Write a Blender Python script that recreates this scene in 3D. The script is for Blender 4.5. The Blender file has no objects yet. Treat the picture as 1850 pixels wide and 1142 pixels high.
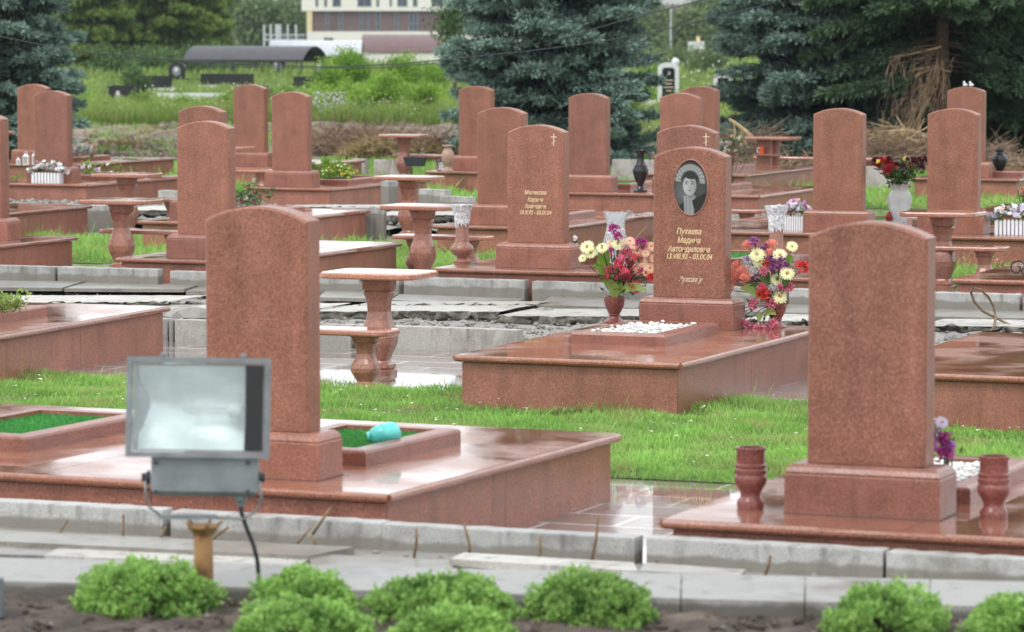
import bpy, bmesh, math, random
import numpy as np
from mathutils import Vector, Matrix

# ---------------------------------------------------------------- camera, world, sun, exposure
F = 6630.0; CX = 925.0; CY = 571.0; HY = 49.0; ZC = 2.82
TH = math.radians(22.0); PIT = math.atan((CY - HY) / F)
scene = bpy.context.scene
COL = scene.collection
cam_d = bpy.data.cameras.new('camera'); cam = bpy.data.objects.new('camera', cam_d); COL.objects.link(cam)
cam.location = (0, 0, ZC); cam.rotation_euler = (math.pi / 2 - PIT, 0, TH)
cam_d.sensor_width = 36; cam_d.lens = 36 * F / 1850; cam_d.clip_start = .5; cam_d.clip_end = 3000
cam_d.dof.use_dof = True; cam_d.dof.focus_distance = 32.0; cam_d.dof.aperture_fstop = 4.2
scene.camera = cam
SUN_EL = math.radians(52); SUN_ROT = math.radians(200)
w = bpy.data.worlds.new("World"); scene.world = w; w.use_nodes = True
nt = w.node_tree; nt.nodes.clear()
out = nt.nodes.new('ShaderNodeOutputWorld')
sky = nt.nodes.new('ShaderNodeTexSky'); sky.sky_type = 'NISHITA'; sky.sun_disc = False
sky.sun_elevation = SUN_EL; sky.sun_rotation = SUN_ROT; sky.air_density = 1.2; sky.dust_density = 3
bg = nt.nodes.new('ShaderNodeBackground'); bg.inputs[1].default_value = .11
bg2 = nt.nodes.new('ShaderNodeBackground'); bg2.inputs[0].default_value = (.93, .97, 1, 1); bg2.inputs[1].default_value = 1.45
tc = nt.nodes.new('ShaderNodeTexCoord'); mp = nt.nodes.new('ShaderNodeMapping'); mp.inputs['Scale'].default_value = (1, 1, 3)
ns = nt.nodes.new('ShaderNodeTexNoise'); ns.inputs['Scale'].default_value = 2.2; ns.inputs['Detail'].default_value = 5
rp = nt.nodes.new('ShaderNodeMapRange'); rp.inputs['From Min'].default_value = .3; rp.inputs['From Max'].default_value = .62
rp.inputs['To Min'].default_value = .55; rp.inputs['To Max'].default_value = 1.0
mx = nt.nodes.new('ShaderNodeMixShader')
nt.links.new(tc.outputs['Generated'], mp.inputs[0]); nt.links.new(mp.outputs[0], ns.inputs[0])
sz = nt.nodes.new('ShaderNodeSeparateXYZ'); nt.links.new(tc.outputs['Generated'], sz.inputs[0])
rz_ = nt.nodes.new('ShaderNodeMapRange'); rz_.inputs['From Min'].default_value = .01; rz_.inputs['From Max'].default_value = .07; rz_.inputs['To Min'].default_value = .35; rz_.inputs['To Max'].default_value = 1.0
ml = nt.nodes.new('ShaderNodeMath'); ml.operation = 'MULTIPLY'
nt.links.new(sz.outputs['Z'], rz_.inputs[0]); nt.links.new(ns.outputs[0], rp.inputs[0]); nt.links.new(rp.outputs[0], ml.inputs[0]); nt.links.new(rz_.outputs[0], ml.inputs[1]); nt.links.new(ml.outputs[0], mx.inputs[0])
nt.links.new(sky.outputs[0], bg.inputs[0]); nt.links.new(bg.outputs[0], mx.inputs[1]); nt.links.new(bg2.outputs[0], mx.inputs[2])
nt.links.new(mx.outputs[0], out.inputs[0])
sl = bpy.data.lights.new('sun', 'SUN'); sl.energy = 0.8; sl.angle = math.radians(14); sl.color = (1, .96, .9)
so = bpy.data.objects.new('sun', sl); COL.objects.link(so)
# light comes from behind and to the left of the camera
sd = Vector((math.sin(SUN_ROT) * math.cos(SUN_EL), math.cos(SUN_ROT) * math.cos(SUN_EL), math.sin(SUN_EL)))
so.rotation_euler = sd.to_track_quat('Z', 'Y').to_euler()
scene.view_settings.view_transform = 'Standard'; scene.view_settings.look = 'None'
scene.view_settings.gamma = 1; scene.view_settings.exposure = 0.44

RNG = np.random.default_rng(7); random.seed(7)
R = random.random
def U(a, b): return a + (b - a) * random.random()

# ---------------------------------------------------------------- pixel -> place
def ray(px, py):
    x = (px - CX) / F; y = (CY - py) / F
    fy = math.cos(PIT) + y * math.sin(PIT); fz = -math.sin(PIT) + y * math.cos(PIT)
    return (x * math.cos(TH) - fy * math.sin(TH), x * math.sin(TH) + fy * math.cos(TH), fz)
def P(px, py, Z=0.0):            # on the horizontal plane Z
    r = ray(px, py); t = (Z - ZC) / r[2]; return (r[0] * t, r[1] * t, Z)
def V(px, py, v):                # on the vertical plane y = v
    r = ray(px, py); t = v / r[1]; return (r[0] * t, v, ZC + r[2] * t)
def W(px, py, d):                # at distance d along the view axis
    r = ray(px, py); t = d; return (r[0] * t, r[1] * t, ZC + r[2] * t)

# ---------------------------------------------------------------- mesh helpers
def link(name, me, parent=None, mat=None, loc=(0, 0, 0), rz=0.0):
    o = bpy.data.objects.new(name, me); COL.objects.link(o); o.location = loc; o.rotation_euler = (0, 0, rz)
    if mat is not None and me is not None and hasattr(me, 'materials') and len(me.materials) == 0:
        for m in (mat if isinstance(mat, (list, tuple)) else [mat]): me.materials.append(m)
    if parent is not None: o.parent = parent
    return o
def obj(name, bm, mat, parent=None, smooth=False, bevel=0, seg=2, loc=(0, 0, 0), rz=0.0):
    if bevel:
        bmesh.ops.bevel(bm, geom=[e for e in bm.edges if len(e.link_faces) == 2 and e.calc_face_angle(0) > .5], offset=bevel, segments=seg, profile=.7, affect='EDGES', clamp_overlap=True)
    bmesh.ops.recalc_face_normals(bm, faces=bm.faces)
    me = bpy.data.meshes.new(name); bm.to_mesh(me); bm.free()
    if smooth: me.polygons.foreach_set('use_smooth', [True] * len(me.polygons))
    return link(name, me, parent, mat, loc, rz)
def tag(o, label=None, cat=None, group=None, kind=None):
    if label: o['label'] = label
    if cat: o['category'] = cat
    if group: o['group'] = group
    if kind: o['kind'] = kind
    return o
def thing(name, label, cat, loc, rz=0, group=None):
    o = bpy.data.objects.new(name, None); COL.objects.link(o); o.location = loc; o.rotation_euler = (0, 0, rz); o.empty_display_size = .1
    return tag(o, label, cat, group)
def dup(root, loc, rz, label, scale=None):
    r = root.copy(); COL.objects.link(r); r.location = loc; r.rotation_euler = (0, 0, rz); r['label'] = label
    if scale: r.scale = (scale,) * 3
    for ch in list(root.children):
        c = ch.copy(); COL.objects.link(c); c.parent = r
        for g in list(ch.children):
            d = g.copy(); COL.objects.link(d); d.parent = c
    return r
def BM(): return bmesh.new()
def box(bm, x0, x1, y0, y1, z0, z1, mi=0):
    v = [bm.verts.new((x, y, z)) for z in (z0, z1) for x, y in ((x0, y0), (x1, y0), (x1, y1), (x0, y1))]
    for f in ((3, 2, 1, 0), (4, 5, 6, 7), (0, 1, 5, 4), (1, 2, 6, 5), (2, 3, 7, 6), (3, 0, 4, 7)):
        bm.faces.new([v[i] for i in f]).material_index = mi
def loft(bm, rings, mi=0, caps=True):
    rr = [[bm.verts.new(p) for p in r] for r in rings]
    n = len(rr[0])
    for a, b in zip(rr[:-1], rr[1:]):
        for i in range(n): bm.faces.new((a[i], a[(i + 1) % n], b[(i + 1) % n], b[i])).material_index = mi
    if caps:
        bm.faces.new(rr[0][::-1]).material_index = mi; bm.faces.new(rr[-1]).material_index = mi
def rectloft(bm, prof, cx=0, cy=0):      # prof: (z, halfwidth, halfdepth)
    loft(bm, [[(cx - a, cy - b, z), (cx + a, cy - b, z), (cx + a, cy + b, z), (cx - a, cy + b, z)] for z, a, b in prof])
def lathe(bm, prof, n=24, cx=0, cy=0, cz=0, power=1.0, mi=0, caps=True):   # prof (r,z); power<1 gives a squarer section
    rings = []
    for r, z in prof:
        ring = []
        for i in range(n):
            a = 2 * math.pi * (i + .5) / n; c, s = math.cos(a), math.sin(a)
            if power != 1: c = math.copysign(abs(c) ** power, c); s = math.copysign(abs(s) ** power, s)
            ring.append((cx + r * c, cy + r * s, cz + z))
        rings.append(ring)
    loft(bm, rings, mi, caps)
def tube(bm, pts, r, n=6, mi=0, r1=None):
    pts = [Vector(p) for p in pts]; rings = []
    for i, p in enumerate(pts):
        d = (pts[min(i + 1, len(pts) - 1)] - pts[max(i - 1, 0)])
        if d.length < 1e-9: d = Vector((0, 0, 1))
        d.normalize(); a = d.cross(Vector((.13, .31, .94)));
        if a.length < 1e-3: a = d.cross(Vector((1, 0, 0)))
        a.normalize(); b = d.cross(a)
        rad = r if r1 is None else r + (r1 - r) * i / max(1, len(pts) - 1)
        rings.append([p + (a * math.cos(2 * math.pi * k / n) + b * math.sin(2 * math.pi * k / n)) * rad for k in range(n)])
    loft(bm, rings, mi)
def arrmesh(name, verts, faces, k, tint=None, smooth=False):
    me = bpy.data.meshes.new(name); nv = len(verts); nf = len(faces)
    me.vertices.add(nv); me.vertices.foreach_set('co', np.asarray(verts, np.float32).ravel())
    me.loops.add(nf * k); me.loops.foreach_set('vertex_index', np.asarray(faces, np.int32).ravel())
    me.polygons.add(nf); me.polygons.foreach_set('loop_start', np.arange(0, nf * k, k, dtype=np.int32))
    try: me.polygons.foreach_set('loop_total', np.full(nf, k, dtype=np.int32))
    except Exception: pass
    if tint is not None:
        at = me.attributes.new('tint', 'FLOAT', 'POINT'); at.data.foreach_set('value', np.asarray(tint, np.float32))
    if smooth: me.polygons.foreach_set('use_smooth', [True] * nf)
    me.update(); me.validate()
    return me
def unit(a): return a / (np.linalg.norm(a, axis=-1, keepdims=True) + 1e-9)
def tri_blades(p, d, width, rng):
    """one thin pointed triangle pair per row: base p, vector d"""
    n = len(p); r = unit(rng.normal(size=(n, 3))); s = unit(np.cross(d, r)) * np.asarray(width).reshape(-1, 1) * .5
    mid = p + d * .55
    v = np.stack([p, mid + s, p + d, mid - s], 1).reshape(-1, 3)
    f = np.arange(n * 4).reshape(n, 4)
    return v, f

# ---------------------------------------------------------------- materials
def mat(name):
    m = bpy.data.materials.new(name); m.use_nodes = True
    n = m.node_tree; return m, n, n.nodes['Principled BSDF']
def rgb(c): return (c[0], c[1], c[2], 1)
def N(n, t, **k):
    x = n.nodes.new(t)
    for a, b in k.items(): setattr(x, a, b)
    return x
def noise(n, scale, detail=4, vec=None, rough=.55):
    x = N(n, 'ShaderNodeTexNoise'); x.inputs['Scale'].default_value = scale; x.inputs['Detail'].default_value = detail; x.inputs['Roughness'].default_value = rough
    if vec is not None: n.links.new(vec, x.inputs['Vector'])
    return x.outputs[0]
def ramp(n, fac, stops):
    x = N(n, 'ShaderNodeValToRGB'); e = x.color_ramp.elements
    while len(e) < len(stops): e.new(.5)
    for i, (p, c) in enumerate(stops):
        e[i].position = p; e[i].color = rgb(c) if isinstance(c, (tuple, list)) else (c, c, c, 1)
    n.links.new(fac, x.inputs[0]); return x.outputs[0]
def mixc(n, fac, a, b, mode='MIX'):
    x = N(n, 'ShaderNodeMix', data_type='RGBA', blend_type=mode)
    for s, v in ((0, fac), (6, a), (7, b)):
        if isinstance(v, bpy.types.NodeSocket): n.links.new(v, x.inputs[s])
        elif isinstance(v, (int, float)): x.inputs[s].default_value = v if s == 0 else (v, v, v, 1)
        else: x.inputs[s].default_value = rgb(v)
    return x.outputs[2]
def mrange(n, v, a, b, c, d):
    x = N(n, 'ShaderNodeMapRange'); n.links.new(v, x.inputs[0])
    for i, q in enumerate((a, b, c, d)): x.inputs[i + 1].default_value = q
    return x.outputs[0]
def coords(n, which='Object', scale=None, loc=None):
    t = N(n, 'ShaderNodeTexCoord').outputs[which]
    if scale or loc:
        m = N(n, 'ShaderNodeMapping'); n.links.new(t, m.inputs[0])
        if scale: m.inputs['Scale'].default_value = scale
        if loc: m.inputs['Location'].default_value = loc
        return m.outputs[0]
    return t
def worldpos(n): return N(n, 'ShaderNodeNewGeometry').outputs['Position']
def bump(n, b, h, strength, dist=.01):
    x = N(n, 'ShaderNodeBump'); x.inputs['Strength'].default_value = strength; x.inputs['Distance'].default_value = dist
    n.links.new(h, x.inputs['Height']); n.links.new(x.outputs[0], b.inputs['Normal'])

def granite(name, base, rough=.32, wet=False, dark=1.0, warm=0.0, stain=0.0):
    m, n, b = mat(name); wp = worldpos(n)
    oi = N(n, 'ShaderNodeObjectInfo').outputs['Random']
    g1 = noise(n, 95, 3, wp, .8); g2 = noise(n, 190, 2, wp, .6); g3 = noise(n, 5, 4, wp)
    c = ramp(n, g1, [(.28, [x * .55 for x in base]), (.40, [x * .92 for x in base]), (.55, [x * 1.05 for x in base]), (.70, (base[0] * 1.45 + .03, base[1] * 1.6 + .03, base[2] * 1.65 + .03))])
    c2 = ramp(n, g2, [(.36, .5), (.5, 1.0), (.64, 1.35)])
    g4 = noise(n, 60, 2, wp, .6)
    c = mixc(n, .55, c, ramp(n, g4, [(.30, (.58, .53, .53)), (.45, (.96, .95, .95)), (.57, (1.04, 1.03, 1.02)), (.70, (1.45, 1.5, 1.45))]), 'MULTIPLY')
    c = mixc(n, .75, c, c2, 'MULTIPLY')
    c = mixc(n, 1, c, ramp(n, g3, [(.3, .84), (.7, 1.12)]), 'MULTIPLY')
    c = mixc(n, 1, c, ramp(n, oi, [(0, (.88, .89, .91)), (.5, (1.0, .99, .97)), (1, (1.10, 1.09, 1.05))]), 'MULTIPLY')
    if not wet:
        stk = noise(n, 7, 5, coords(n, 'Object', (1, 1, .07)), .6); c = mixc(n, 1, c, ramp(n, stk, [(.33, (.80, .80, .82)), (.47, (1, 1, 1)), (.6, (1.02, 1.02, 1.01)), (.72, (1.16, 1.17, 1.18))]), 'MULTIPLY')
    vo = N(n, 'ShaderNodeTexVoronoi'); vo.inputs['Scale'].default_value = 9; n.links.new(wp, vo.inputs['Vector'])
    c = mixc(n, ramp(n, vo.outputs['Distance'], [(.03, .85), (.075, 0.0)]), c, [x * .35 for x in base])
    if stain:
        s = noise(n, 2.3, 5, coords(n, 'Object', (1, 1, 2.2)))
        c = mixc(n, mrange(n, s, .42, .68, 0, stain), c, (.20, .10, .045))
    n.links.new(c, b.inputs['Base Color'])
    b.inputs['Specular IOR Level'].default_value = .5
    if wet:
        s = noise(n, 1.6, 3, coords(n, 'Object', (1, 1, .2)))
        n.links.new(mrange(n, s, .38, .60, .03, .30), b.inputs['Roughness'])
        b.inputs['IOR'].default_value = 1.6; b.inputs['Coat Weight'].default_value = .25; b.inputs['Coat Roughness'].default_value = .03; b.inputs['Coat IOR'].default_value = 1.4
        bump(n, b, noise(n, 9, 2, wp), .03, .004)
    else:
        n.links.new(mrange(n, g3, .3, .7, rough * .8, rough * 1.25), b.inputs['Roughness'])
        bump(n, b, g2, .12, .001)
    return m
RED = (.262, .104, .068)
M = {}
M['stele'] = granite('granite_upright', RED, .40)
M['plinth'] = granite('granite_plinth', (.268, .106, .075), .32)
M['side'] = granite('granite_cladding', (.345, .140, .098), .36, stain=.28)
M['top'] = granite('granite_wet_top', (.275, .108, .066), wet=True)
M['table'] = granite('granite_table', (.315, .140, .100), .25)
M['vase'] = granite('granite_vase', (.20, .062, .052), .25)
M['palevase'] = granite('granite_pale', (.42, .26, .20), .5)

def plain(name, col, rough=.5, metal=0, spec=.5, var=.15, scale=20):
    m, n, b = mat(name)
    g = noise(n, scale, 4, coords(n, 'Object'))
    c = mixc(n, 1, col, ramp(n, g, [(.3, 1 - var), (.7, 1 + var)]), 'MULTIPLY')
    n.links.new(c, b.inputs['Base Color']); b.inputs['Roughness'].default_value = rough; b.inputs['Metallic'].default_value = metal
    b.inputs['Specular IOR Level'].default_value = spec
    return m
M['joint'] = plain('dark_joint', (.10, .07, .06), .8)
M['white'] = plain('white_plastic', (.78, .80, .83), .4, var=.05)
M['blackstone'] = plain('black_polished_stone', (.018, .019, .021), .15)
M['metal'] = plain('grey_painted_metal', (.20, .22, .235), .45, .3, var=.25, scale=9)
M['metaldark'] = plain('dark_metal', (.05, .055, .06), .5, .4)
M['rubber'] = plain('black_cable', (.010, .010, .011), .5)
M['iron'] = plain('black_iron', (.03, .028, .028), .5, .5)
M['wire'] = plain('rusty_wire', (.20, .13, .07), .6, .3, var=.4)
M['gold'] = plain('gold_paint', (.74, .56, .31), .45, 0, var=.2, scale=60)
M['palegold'] = plain('pale_paint', (.66, .55, .42), .5, 0, var=.1)
M['candle'] = plain('red_candle', (.30, .03, .02), .3)
M['cup'] = plain('orange_cup', (.7, .10, .03), .25)
M['turq'] = plain('turquoise_plastic', (.13, .62, .58), .12, var=.2, scale=12)
M['dirtywood'] = plain('torn_pale_wood', (.42, .30, .17), .8, var=.5, scale=9)
M['bark'] = plain('bark', (.085, .055, .038), .9, var=.5, scale=8)
M['twig'] = plain('dry_brown_twigs', (.27, .185, .125), .9, var=.5, scale=6)
M['straw'] = plain('dead_grass', (.30, .22, .10), .9, var=.5, scale=6)

def rust():
    m, n, b = mat('rusty_post')
    g = noise(n, 14, 6, coords(n, 'Object', (1, 1, .6)))
    c = ramp(n, g, [(.3, (.07, .03, .015)), (.45, (.24, .12, .04)), (.6, (.28, .17, .07)), (.75, (.38, .28, .16))])
    n.links.new(c, b.inputs['Base Color']); b.inputs['Roughness'].default_value = .75; return m
M['rust'] = rust()
def concrete(name, base, stain=.5, darkband=None, rough=.8):
    m, n, b = mat(name); wp = worldpos(n)
    g = noise(n, 140, 2, wp, .7); g2 = noise(n, 3.2, 6, wp, .65); g3 = noise(n, 9, 5, coords(n, 'Object', (1, 1, .25)))
    c = mixc(n, 1, base, ramp(n, g, [(.32, .55), (.45, .95), (.6, 1.08), (.7, 1.3)]), 'MULTIPLY')
    c = mixc(n, mrange(n, g2, .45, .72, 0, stain), c, [base[0] * .42, base[1] * .40, base[2] * .36])
    c = mixc(n, mrange(n, g3, .55, .75, 0, stain * .8), c, (.055, .052, .048))
    oi = N(n, 'ShaderNodeObjectInfo').outputs['Random']
    c = mixc(n, 1, c, ramp(n, oi, [(0, .86), (1, 1.1)]), 'MULTIPLY')
    if darkband is not None:
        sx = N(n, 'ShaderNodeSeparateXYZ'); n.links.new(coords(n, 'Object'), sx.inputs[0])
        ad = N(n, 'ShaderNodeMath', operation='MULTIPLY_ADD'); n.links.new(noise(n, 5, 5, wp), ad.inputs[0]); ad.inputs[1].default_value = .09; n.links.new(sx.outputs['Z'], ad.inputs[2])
        c = mixc(n, mrange(n, ad.outputs[0], darkband + .055, darkband + .035, 0, .85), c, (.19, .175, .145) if darkband < 0 else (.095, .085, .07))
    n.links.new(c, b.inputs['Base Color']); n.links.new(mrange(n, g2, .4, .65, rough, .3), b.inputs['Roughness'])
    bump(n, b, g, .25, .003)
    return m
M['kerb'] = concrete('kerb_granite', (.42, .415, .40), .8, darkband=-.078)  # lower part of the kerb faces is wet and darker
M['conc'] = concrete('old_concrete', (.40, .385, .35), .75)
M['flag'] = concrete('wet_flagstone', (.25, .235, .205), .7, rough=.35)
M['rubble'] = concrete('rubble', (.28, .265, .24), .7, rough=.9)
M['paleconc'] = concrete('pale_concrete', (.47, .45, .41), .75)
M['coping'] = concrete('bed_coping', (.37, .365, .35), .7, darkband=.428)  # front face simply darker below its top edge, with a noisy boundary
M['whitestone'] = plain('weathered_white_stone', (.62, .63, .62), .7, var=.15)

def paving():
    m, n, b = mat('wet_paving'); wp = worldpos(n)
    br = N(n, 'ShaderNodeTexBrick'); n.links.new(wp, br.inputs['Vector']); br.inputs['Scale'].default_value = 1.0
    br.offset = .5; br.inputs['Brick Width'].default_value = .8; br.inputs['Row Height'].default_value = .45
    br.inputs['Mortar Size'].default_value = .016; br.inputs['Mortar Smooth'].default_value = .2
    br.inputs['Color1'].default_value = (.20, .125, .10, 1); br.inputs['Color2'].default_value = (.22, .165, .14, 1); br.inputs['Mortar'].default_value = (.62, .60, .57, 1)
    g = noise(n, 60, 3, wp, .7); g2 = noise(n, .55, 4, wp)
    c = mixc(n, mrange(n, g2, .42, .6, 0, .8), br.outputs['Color'], (.20, .195, .185))
    c = mixc(n, 1, c, ramp(n, g, [(.35, .75), (.65, 1.25)]), 'MULTIPLY')
    n.links.new(c, b.inputs['Base Color'])
    n.links.new(mrange(n, noise(n, .9, 4, wp), .42, .60, .03, .35), b.inputs['Roughness'])
    b.inputs['Coat Weight'].default_value = .5; b.inputs['Coat Roughness'].default_value = .03; b.inputs['Coat IOR'].default_value = 1.33
    bump(n, b, noise(n, 5, 2, wp), .04, .004)
    return m
M['paving'] = paving()
def soil(name, a, b_, sc=6, rough=.95):
    m, n, b = mat(name); wp = worldpos(n)
    g = noise(n, sc, 8, wp, .75); c = ramp(n, g, [(.34, a), (.66, b_)]); c = mixc(n, 1, c, ramp(n, noise(n, sc * .25, 3, wp), [(.35, .75), (.65, 1.25)]), 'MULTIPLY')
    n.links.new(c, b.inputs['Base Color']); b.inputs['Roughness'].default_value = rough; bump(n, b, g, .8, .04); return m
M['soil'] = soil('garden_soil', (.045, .033, .026), (.15, .115, .092))
M['earth'] = soil('dug_earth', (.06, .045, .034), (.34, .27, .20), 5)
M['brokenface'] = soil('broken_concrete_face', (.06, .055, .045), (.30, .28, .24), 14)
M['greenearth'] = soil('grassy_earth', (.04, .055, .015), (.13, .20, .04), 2)
M['meadow'] = soil('meadow', (.03, .06, .015), (.10, .15, .045), .35)
M['channel'] = concrete('channel_concrete', (.30, .285, .26), .6, rough=.4)

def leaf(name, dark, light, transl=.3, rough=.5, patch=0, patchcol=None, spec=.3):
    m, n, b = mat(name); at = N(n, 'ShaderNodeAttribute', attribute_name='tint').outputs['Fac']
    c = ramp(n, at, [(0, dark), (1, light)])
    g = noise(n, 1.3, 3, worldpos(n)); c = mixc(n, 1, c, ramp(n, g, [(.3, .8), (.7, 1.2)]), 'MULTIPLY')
    if patchcol: c = mixc(n, mrange(n, noise(n, 2.1, 4, worldpos(n)), .50, .68, 0, patch), c, patchcol)
    n.links.new(c, b.inputs['Base Color']); b.inputs['Roughness'].default_value = rough; b.inputs['Specular IOR Level'].default_value = spec
    if transl:
        t = N(n, 'ShaderNodeBsdfTranslucent'); n.links.new(c, t.inputs[0]); x = N(n, 'ShaderNodeMixShader'); x.inputs[0].default_value = transl
        o = n.nodes['Material Output']; n.links.new(b.outputs[0], x.inputs[1]); n.links.new(t.outputs[0], x.inputs[2]); n.links.new(x.outputs[0], o.inputs[0])
    return m
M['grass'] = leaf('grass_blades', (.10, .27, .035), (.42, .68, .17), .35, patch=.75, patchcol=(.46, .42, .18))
M['weeds'] = leaf('tall_weeds', (.06, .13, .02), (.33, .46, .11), .35, patch=.5, patchcol=(.34, .30, .12))
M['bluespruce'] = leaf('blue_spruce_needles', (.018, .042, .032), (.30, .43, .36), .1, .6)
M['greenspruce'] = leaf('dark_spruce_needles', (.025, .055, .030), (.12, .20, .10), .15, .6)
M['yew'] = leaf('yellow_green_needles', (.03, .06, .012), (.28, .40, .09), .25)
M['far'] = leaf('far_tree_leaves', (.05, .09, .035), (.20, .28, .10), .2)
M['bush'] = leaf('bright_bush_leaves', (.08, .20, .02), (.34, .52, .08), .35)
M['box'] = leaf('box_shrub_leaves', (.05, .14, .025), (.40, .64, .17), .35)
M['dleaf'] = leaf('dark_leaves', (.03, .075, .02), (.12, .21, .06), .2)
M['pleaf'] = leaf('pale_leaves', (.20, .30, .06), (.36, .46, .14), .3)
def petal(name, col, col2=None, rough=.6):
    m, n, b = mat(name); at = N(n, 'ShaderNodeAttribute', attribute_name='tint').outputs['Fac']
    c = ramp(n, at, [(0, [x * .85 for x in col]), (1, col2 or col)]); n.links.new(c, b.inputs['Base Color']); b.inputs['Roughness'].default_value = rough
    t = N(n, 'ShaderNodeBsdfTranslucent'); n.links.new(c, t.inputs[0]); x = N(n, 'ShaderNodeMixShader'); x.inputs[0].default_value = .25
    n.links.new(b.outputs[0], x.inputs[1]); n.links.new(t.outputs[0], x.inputs[2]); n.links.new(x.outputs[0], n.nodes['Material Output'].inputs[0]); return m
PC = dict(yellow=((.80, .82, .36), (.93, .93, .62)), peach=((.85, .42, .28), (.95, .68, .52)), purple=((.36, .05, .32), (.60, .26, .62)), magenta=((.50, .02, .28), (.66, .10, .42)),
          rose=((.84, .06, .16), (.95, .30, .38)), red=((.75, .02, .02), (.90, .12, .08)), darkred=((.20, .008, .012), (.45, .02, .03)), wine=((.06, .006, .015), (.10, .015, .03)), pink=((.90, .14, .30), (.97, .50, .60)),
          salmon=((.85, .25, .18), (.95, .50, .40)), white=((.74, .74, .76), (.90, .90, .90)), cream=((.80, .76, .62), (.90, .88, .80)), lilac=((.55, .42, .68), (.78, .70, .86)), palepink=((.80, .50, .52), (.92, .74, .74)), sun=((.80, .55, .03), (.90, .72, .08)), paleblue=((.45, .60, .66), (.72, .82, .86)), core=((.60, .36, .03), (.80, .52, .06)))
for k, (a, b_) in PC.items(): M['p_' + k] = petal('petal_' + k, a, b_)
def glass(name, col=(1, 1, 1), rough=.06):
    m, n, b = mat(name); b.inputs['Base Color'].default_value = rgb(col); b.inputs['Roughness'].default_value = rough
    b.inputs['Transmission Weight'].default_value = .82; b.inputs['IOR'].default_value = 1.35
    vo = N(n, 'ShaderNodeTexVoronoi'); vo.inputs['Scale'].default_value = 42; n.links.new(coords(n, 'Object'), vo.inputs['Vector'])
    bump(n, b, vo.outputs['Distance'], .9, .01)
    return m
M['crystal'] = glass('cut_crystal', (.93, .95, .96), .18)
M['glass'] = glass('clear_glass', (.95, .97, .97), .04)
M['wax'] = plain('frosted_wax_glass', (.62, .62, .64), .18, var=.5, scale=35)
def pane(name, col, rough=.05):
    m, n, b = mat(name); b.inputs['Base Color'].default_value = rgb(col); b.inputs['Roughness'].default_value = rough; return m
M['window'] = pane('window_glass', (.09, .11, .14), .1)

# ================================================================ SETTING
def sheet(name, u0, u1, v0, v1, z, m, kind='structure'):
    bm = BM(); vs = [bm.verts.new(p) for p in ((u0, v0, z), (u1, v0, z), (u1, v1, z), (u0, v1, z))]; bm.faces.new(vs)
    o = obj(name, bm, m); tag(o, kind=kind); return o
sheet('ground', -1400, 1400, -60, 2200, -.012, M['greenearth'])
sheet('meadow', -1400, 1400, 101, 2200, -.006, M['meadow'])
for k, (a, b) in enumerate(((16.9, 29.36), (33.9, 45.4), (50.4, 64.5))):
    sheet('paving', -60, 10, a, b, 0.0, M['paving'])
# old broken aisles between the rows: raised rubble ground, uneven
def rough_sheet(name, u0, u1, v0, v1, z, amp, step, m, smooth=True):
    nu = int((u1 - u0) / step) + 1; nv = int((v1 - v0) / step) + 1
    uu, vv = np.meshgrid(np.linspace(u0, u1, nu), np.linspace(v0, v1, nv))
    rng = np.random.default_rng(int(abs(u0 * 7 + v0 * 13)))
    zz = z + amp * (rng.random(uu.shape) - .5) * 2
    vs = np.stack([uu, vv, zz], -1).reshape(-1, 3)
    i = np.arange(nu * nv).reshape(nv, nu); f = np.stack([i[:-1, :-1], i[:-1, 1:], i[1:, 1:], i[1:, :-1]], -1).reshape(-1, 4)
    return tag(link(name, arrmesh(name, vs, f, 4, smooth=smooth), None, m), kind='structure')
rough_sheet('aisle_rubble_ground', -30, 0, 29.45, 33.95, .075, .022, .07, M['rubble'])
rough_sheet('aisle_rubble_ground', -40, -4, 45.5, 50.5, .10, .03, .12, M['rubble'])
rough_sheet('drainage_channel', -16, 0, 15.2, 16.80, .195, .006, .2, M['channel'])

# spoil bank behind the last row
def bankz(D, X):
    t = np.clip((D - 80) / 9, 0, 1); t2 = np.clip((118 - D) / 20, 0, 1); return .34 * t * t * (3 - 2 * t) * t2
nu, nv = 220, 110
Xg, Dg = np.meshgrid(np.linspace(-22, 22, nu), np.linspace(79, 119, nv))
rb = np.random.default_rng(3)
lump = sum(np.sin(Xg * f + p) * np.cos(Dg * f * .8 + q) * a for f, p, q, a in ((.7, 1, 2, .06), (1.9, 4, 1, .05), (4.1, 2, 5, .035), (9, 3, 2, .02)))
Zg = bankz(Dg, Xg) * (1 + lump * 3) + lump * .6 * np.clip((Dg - 79) / 3, 0, 1) - .01 + rb.normal(size=Xg.shape) * .012
ug = Xg * math.cos(TH) - Dg * math.sin(TH); vg = Xg * math.sin(TH) + Dg * math.cos(TH)
i = np.arange(nu * nv).reshape(nv, nu)
tag(link('earth_bank', arrmesh('earth_bank', np.stack([ug, vg, Zg], -1).reshape(-1, 3), np.stack([i[:-1, :-1], i[:-1, 1:], i[1:, 1:], i[1:, :-1]], -1).reshape(-1, 4), 4, smooth=True), None, M['earth']), kind='structure')

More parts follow.
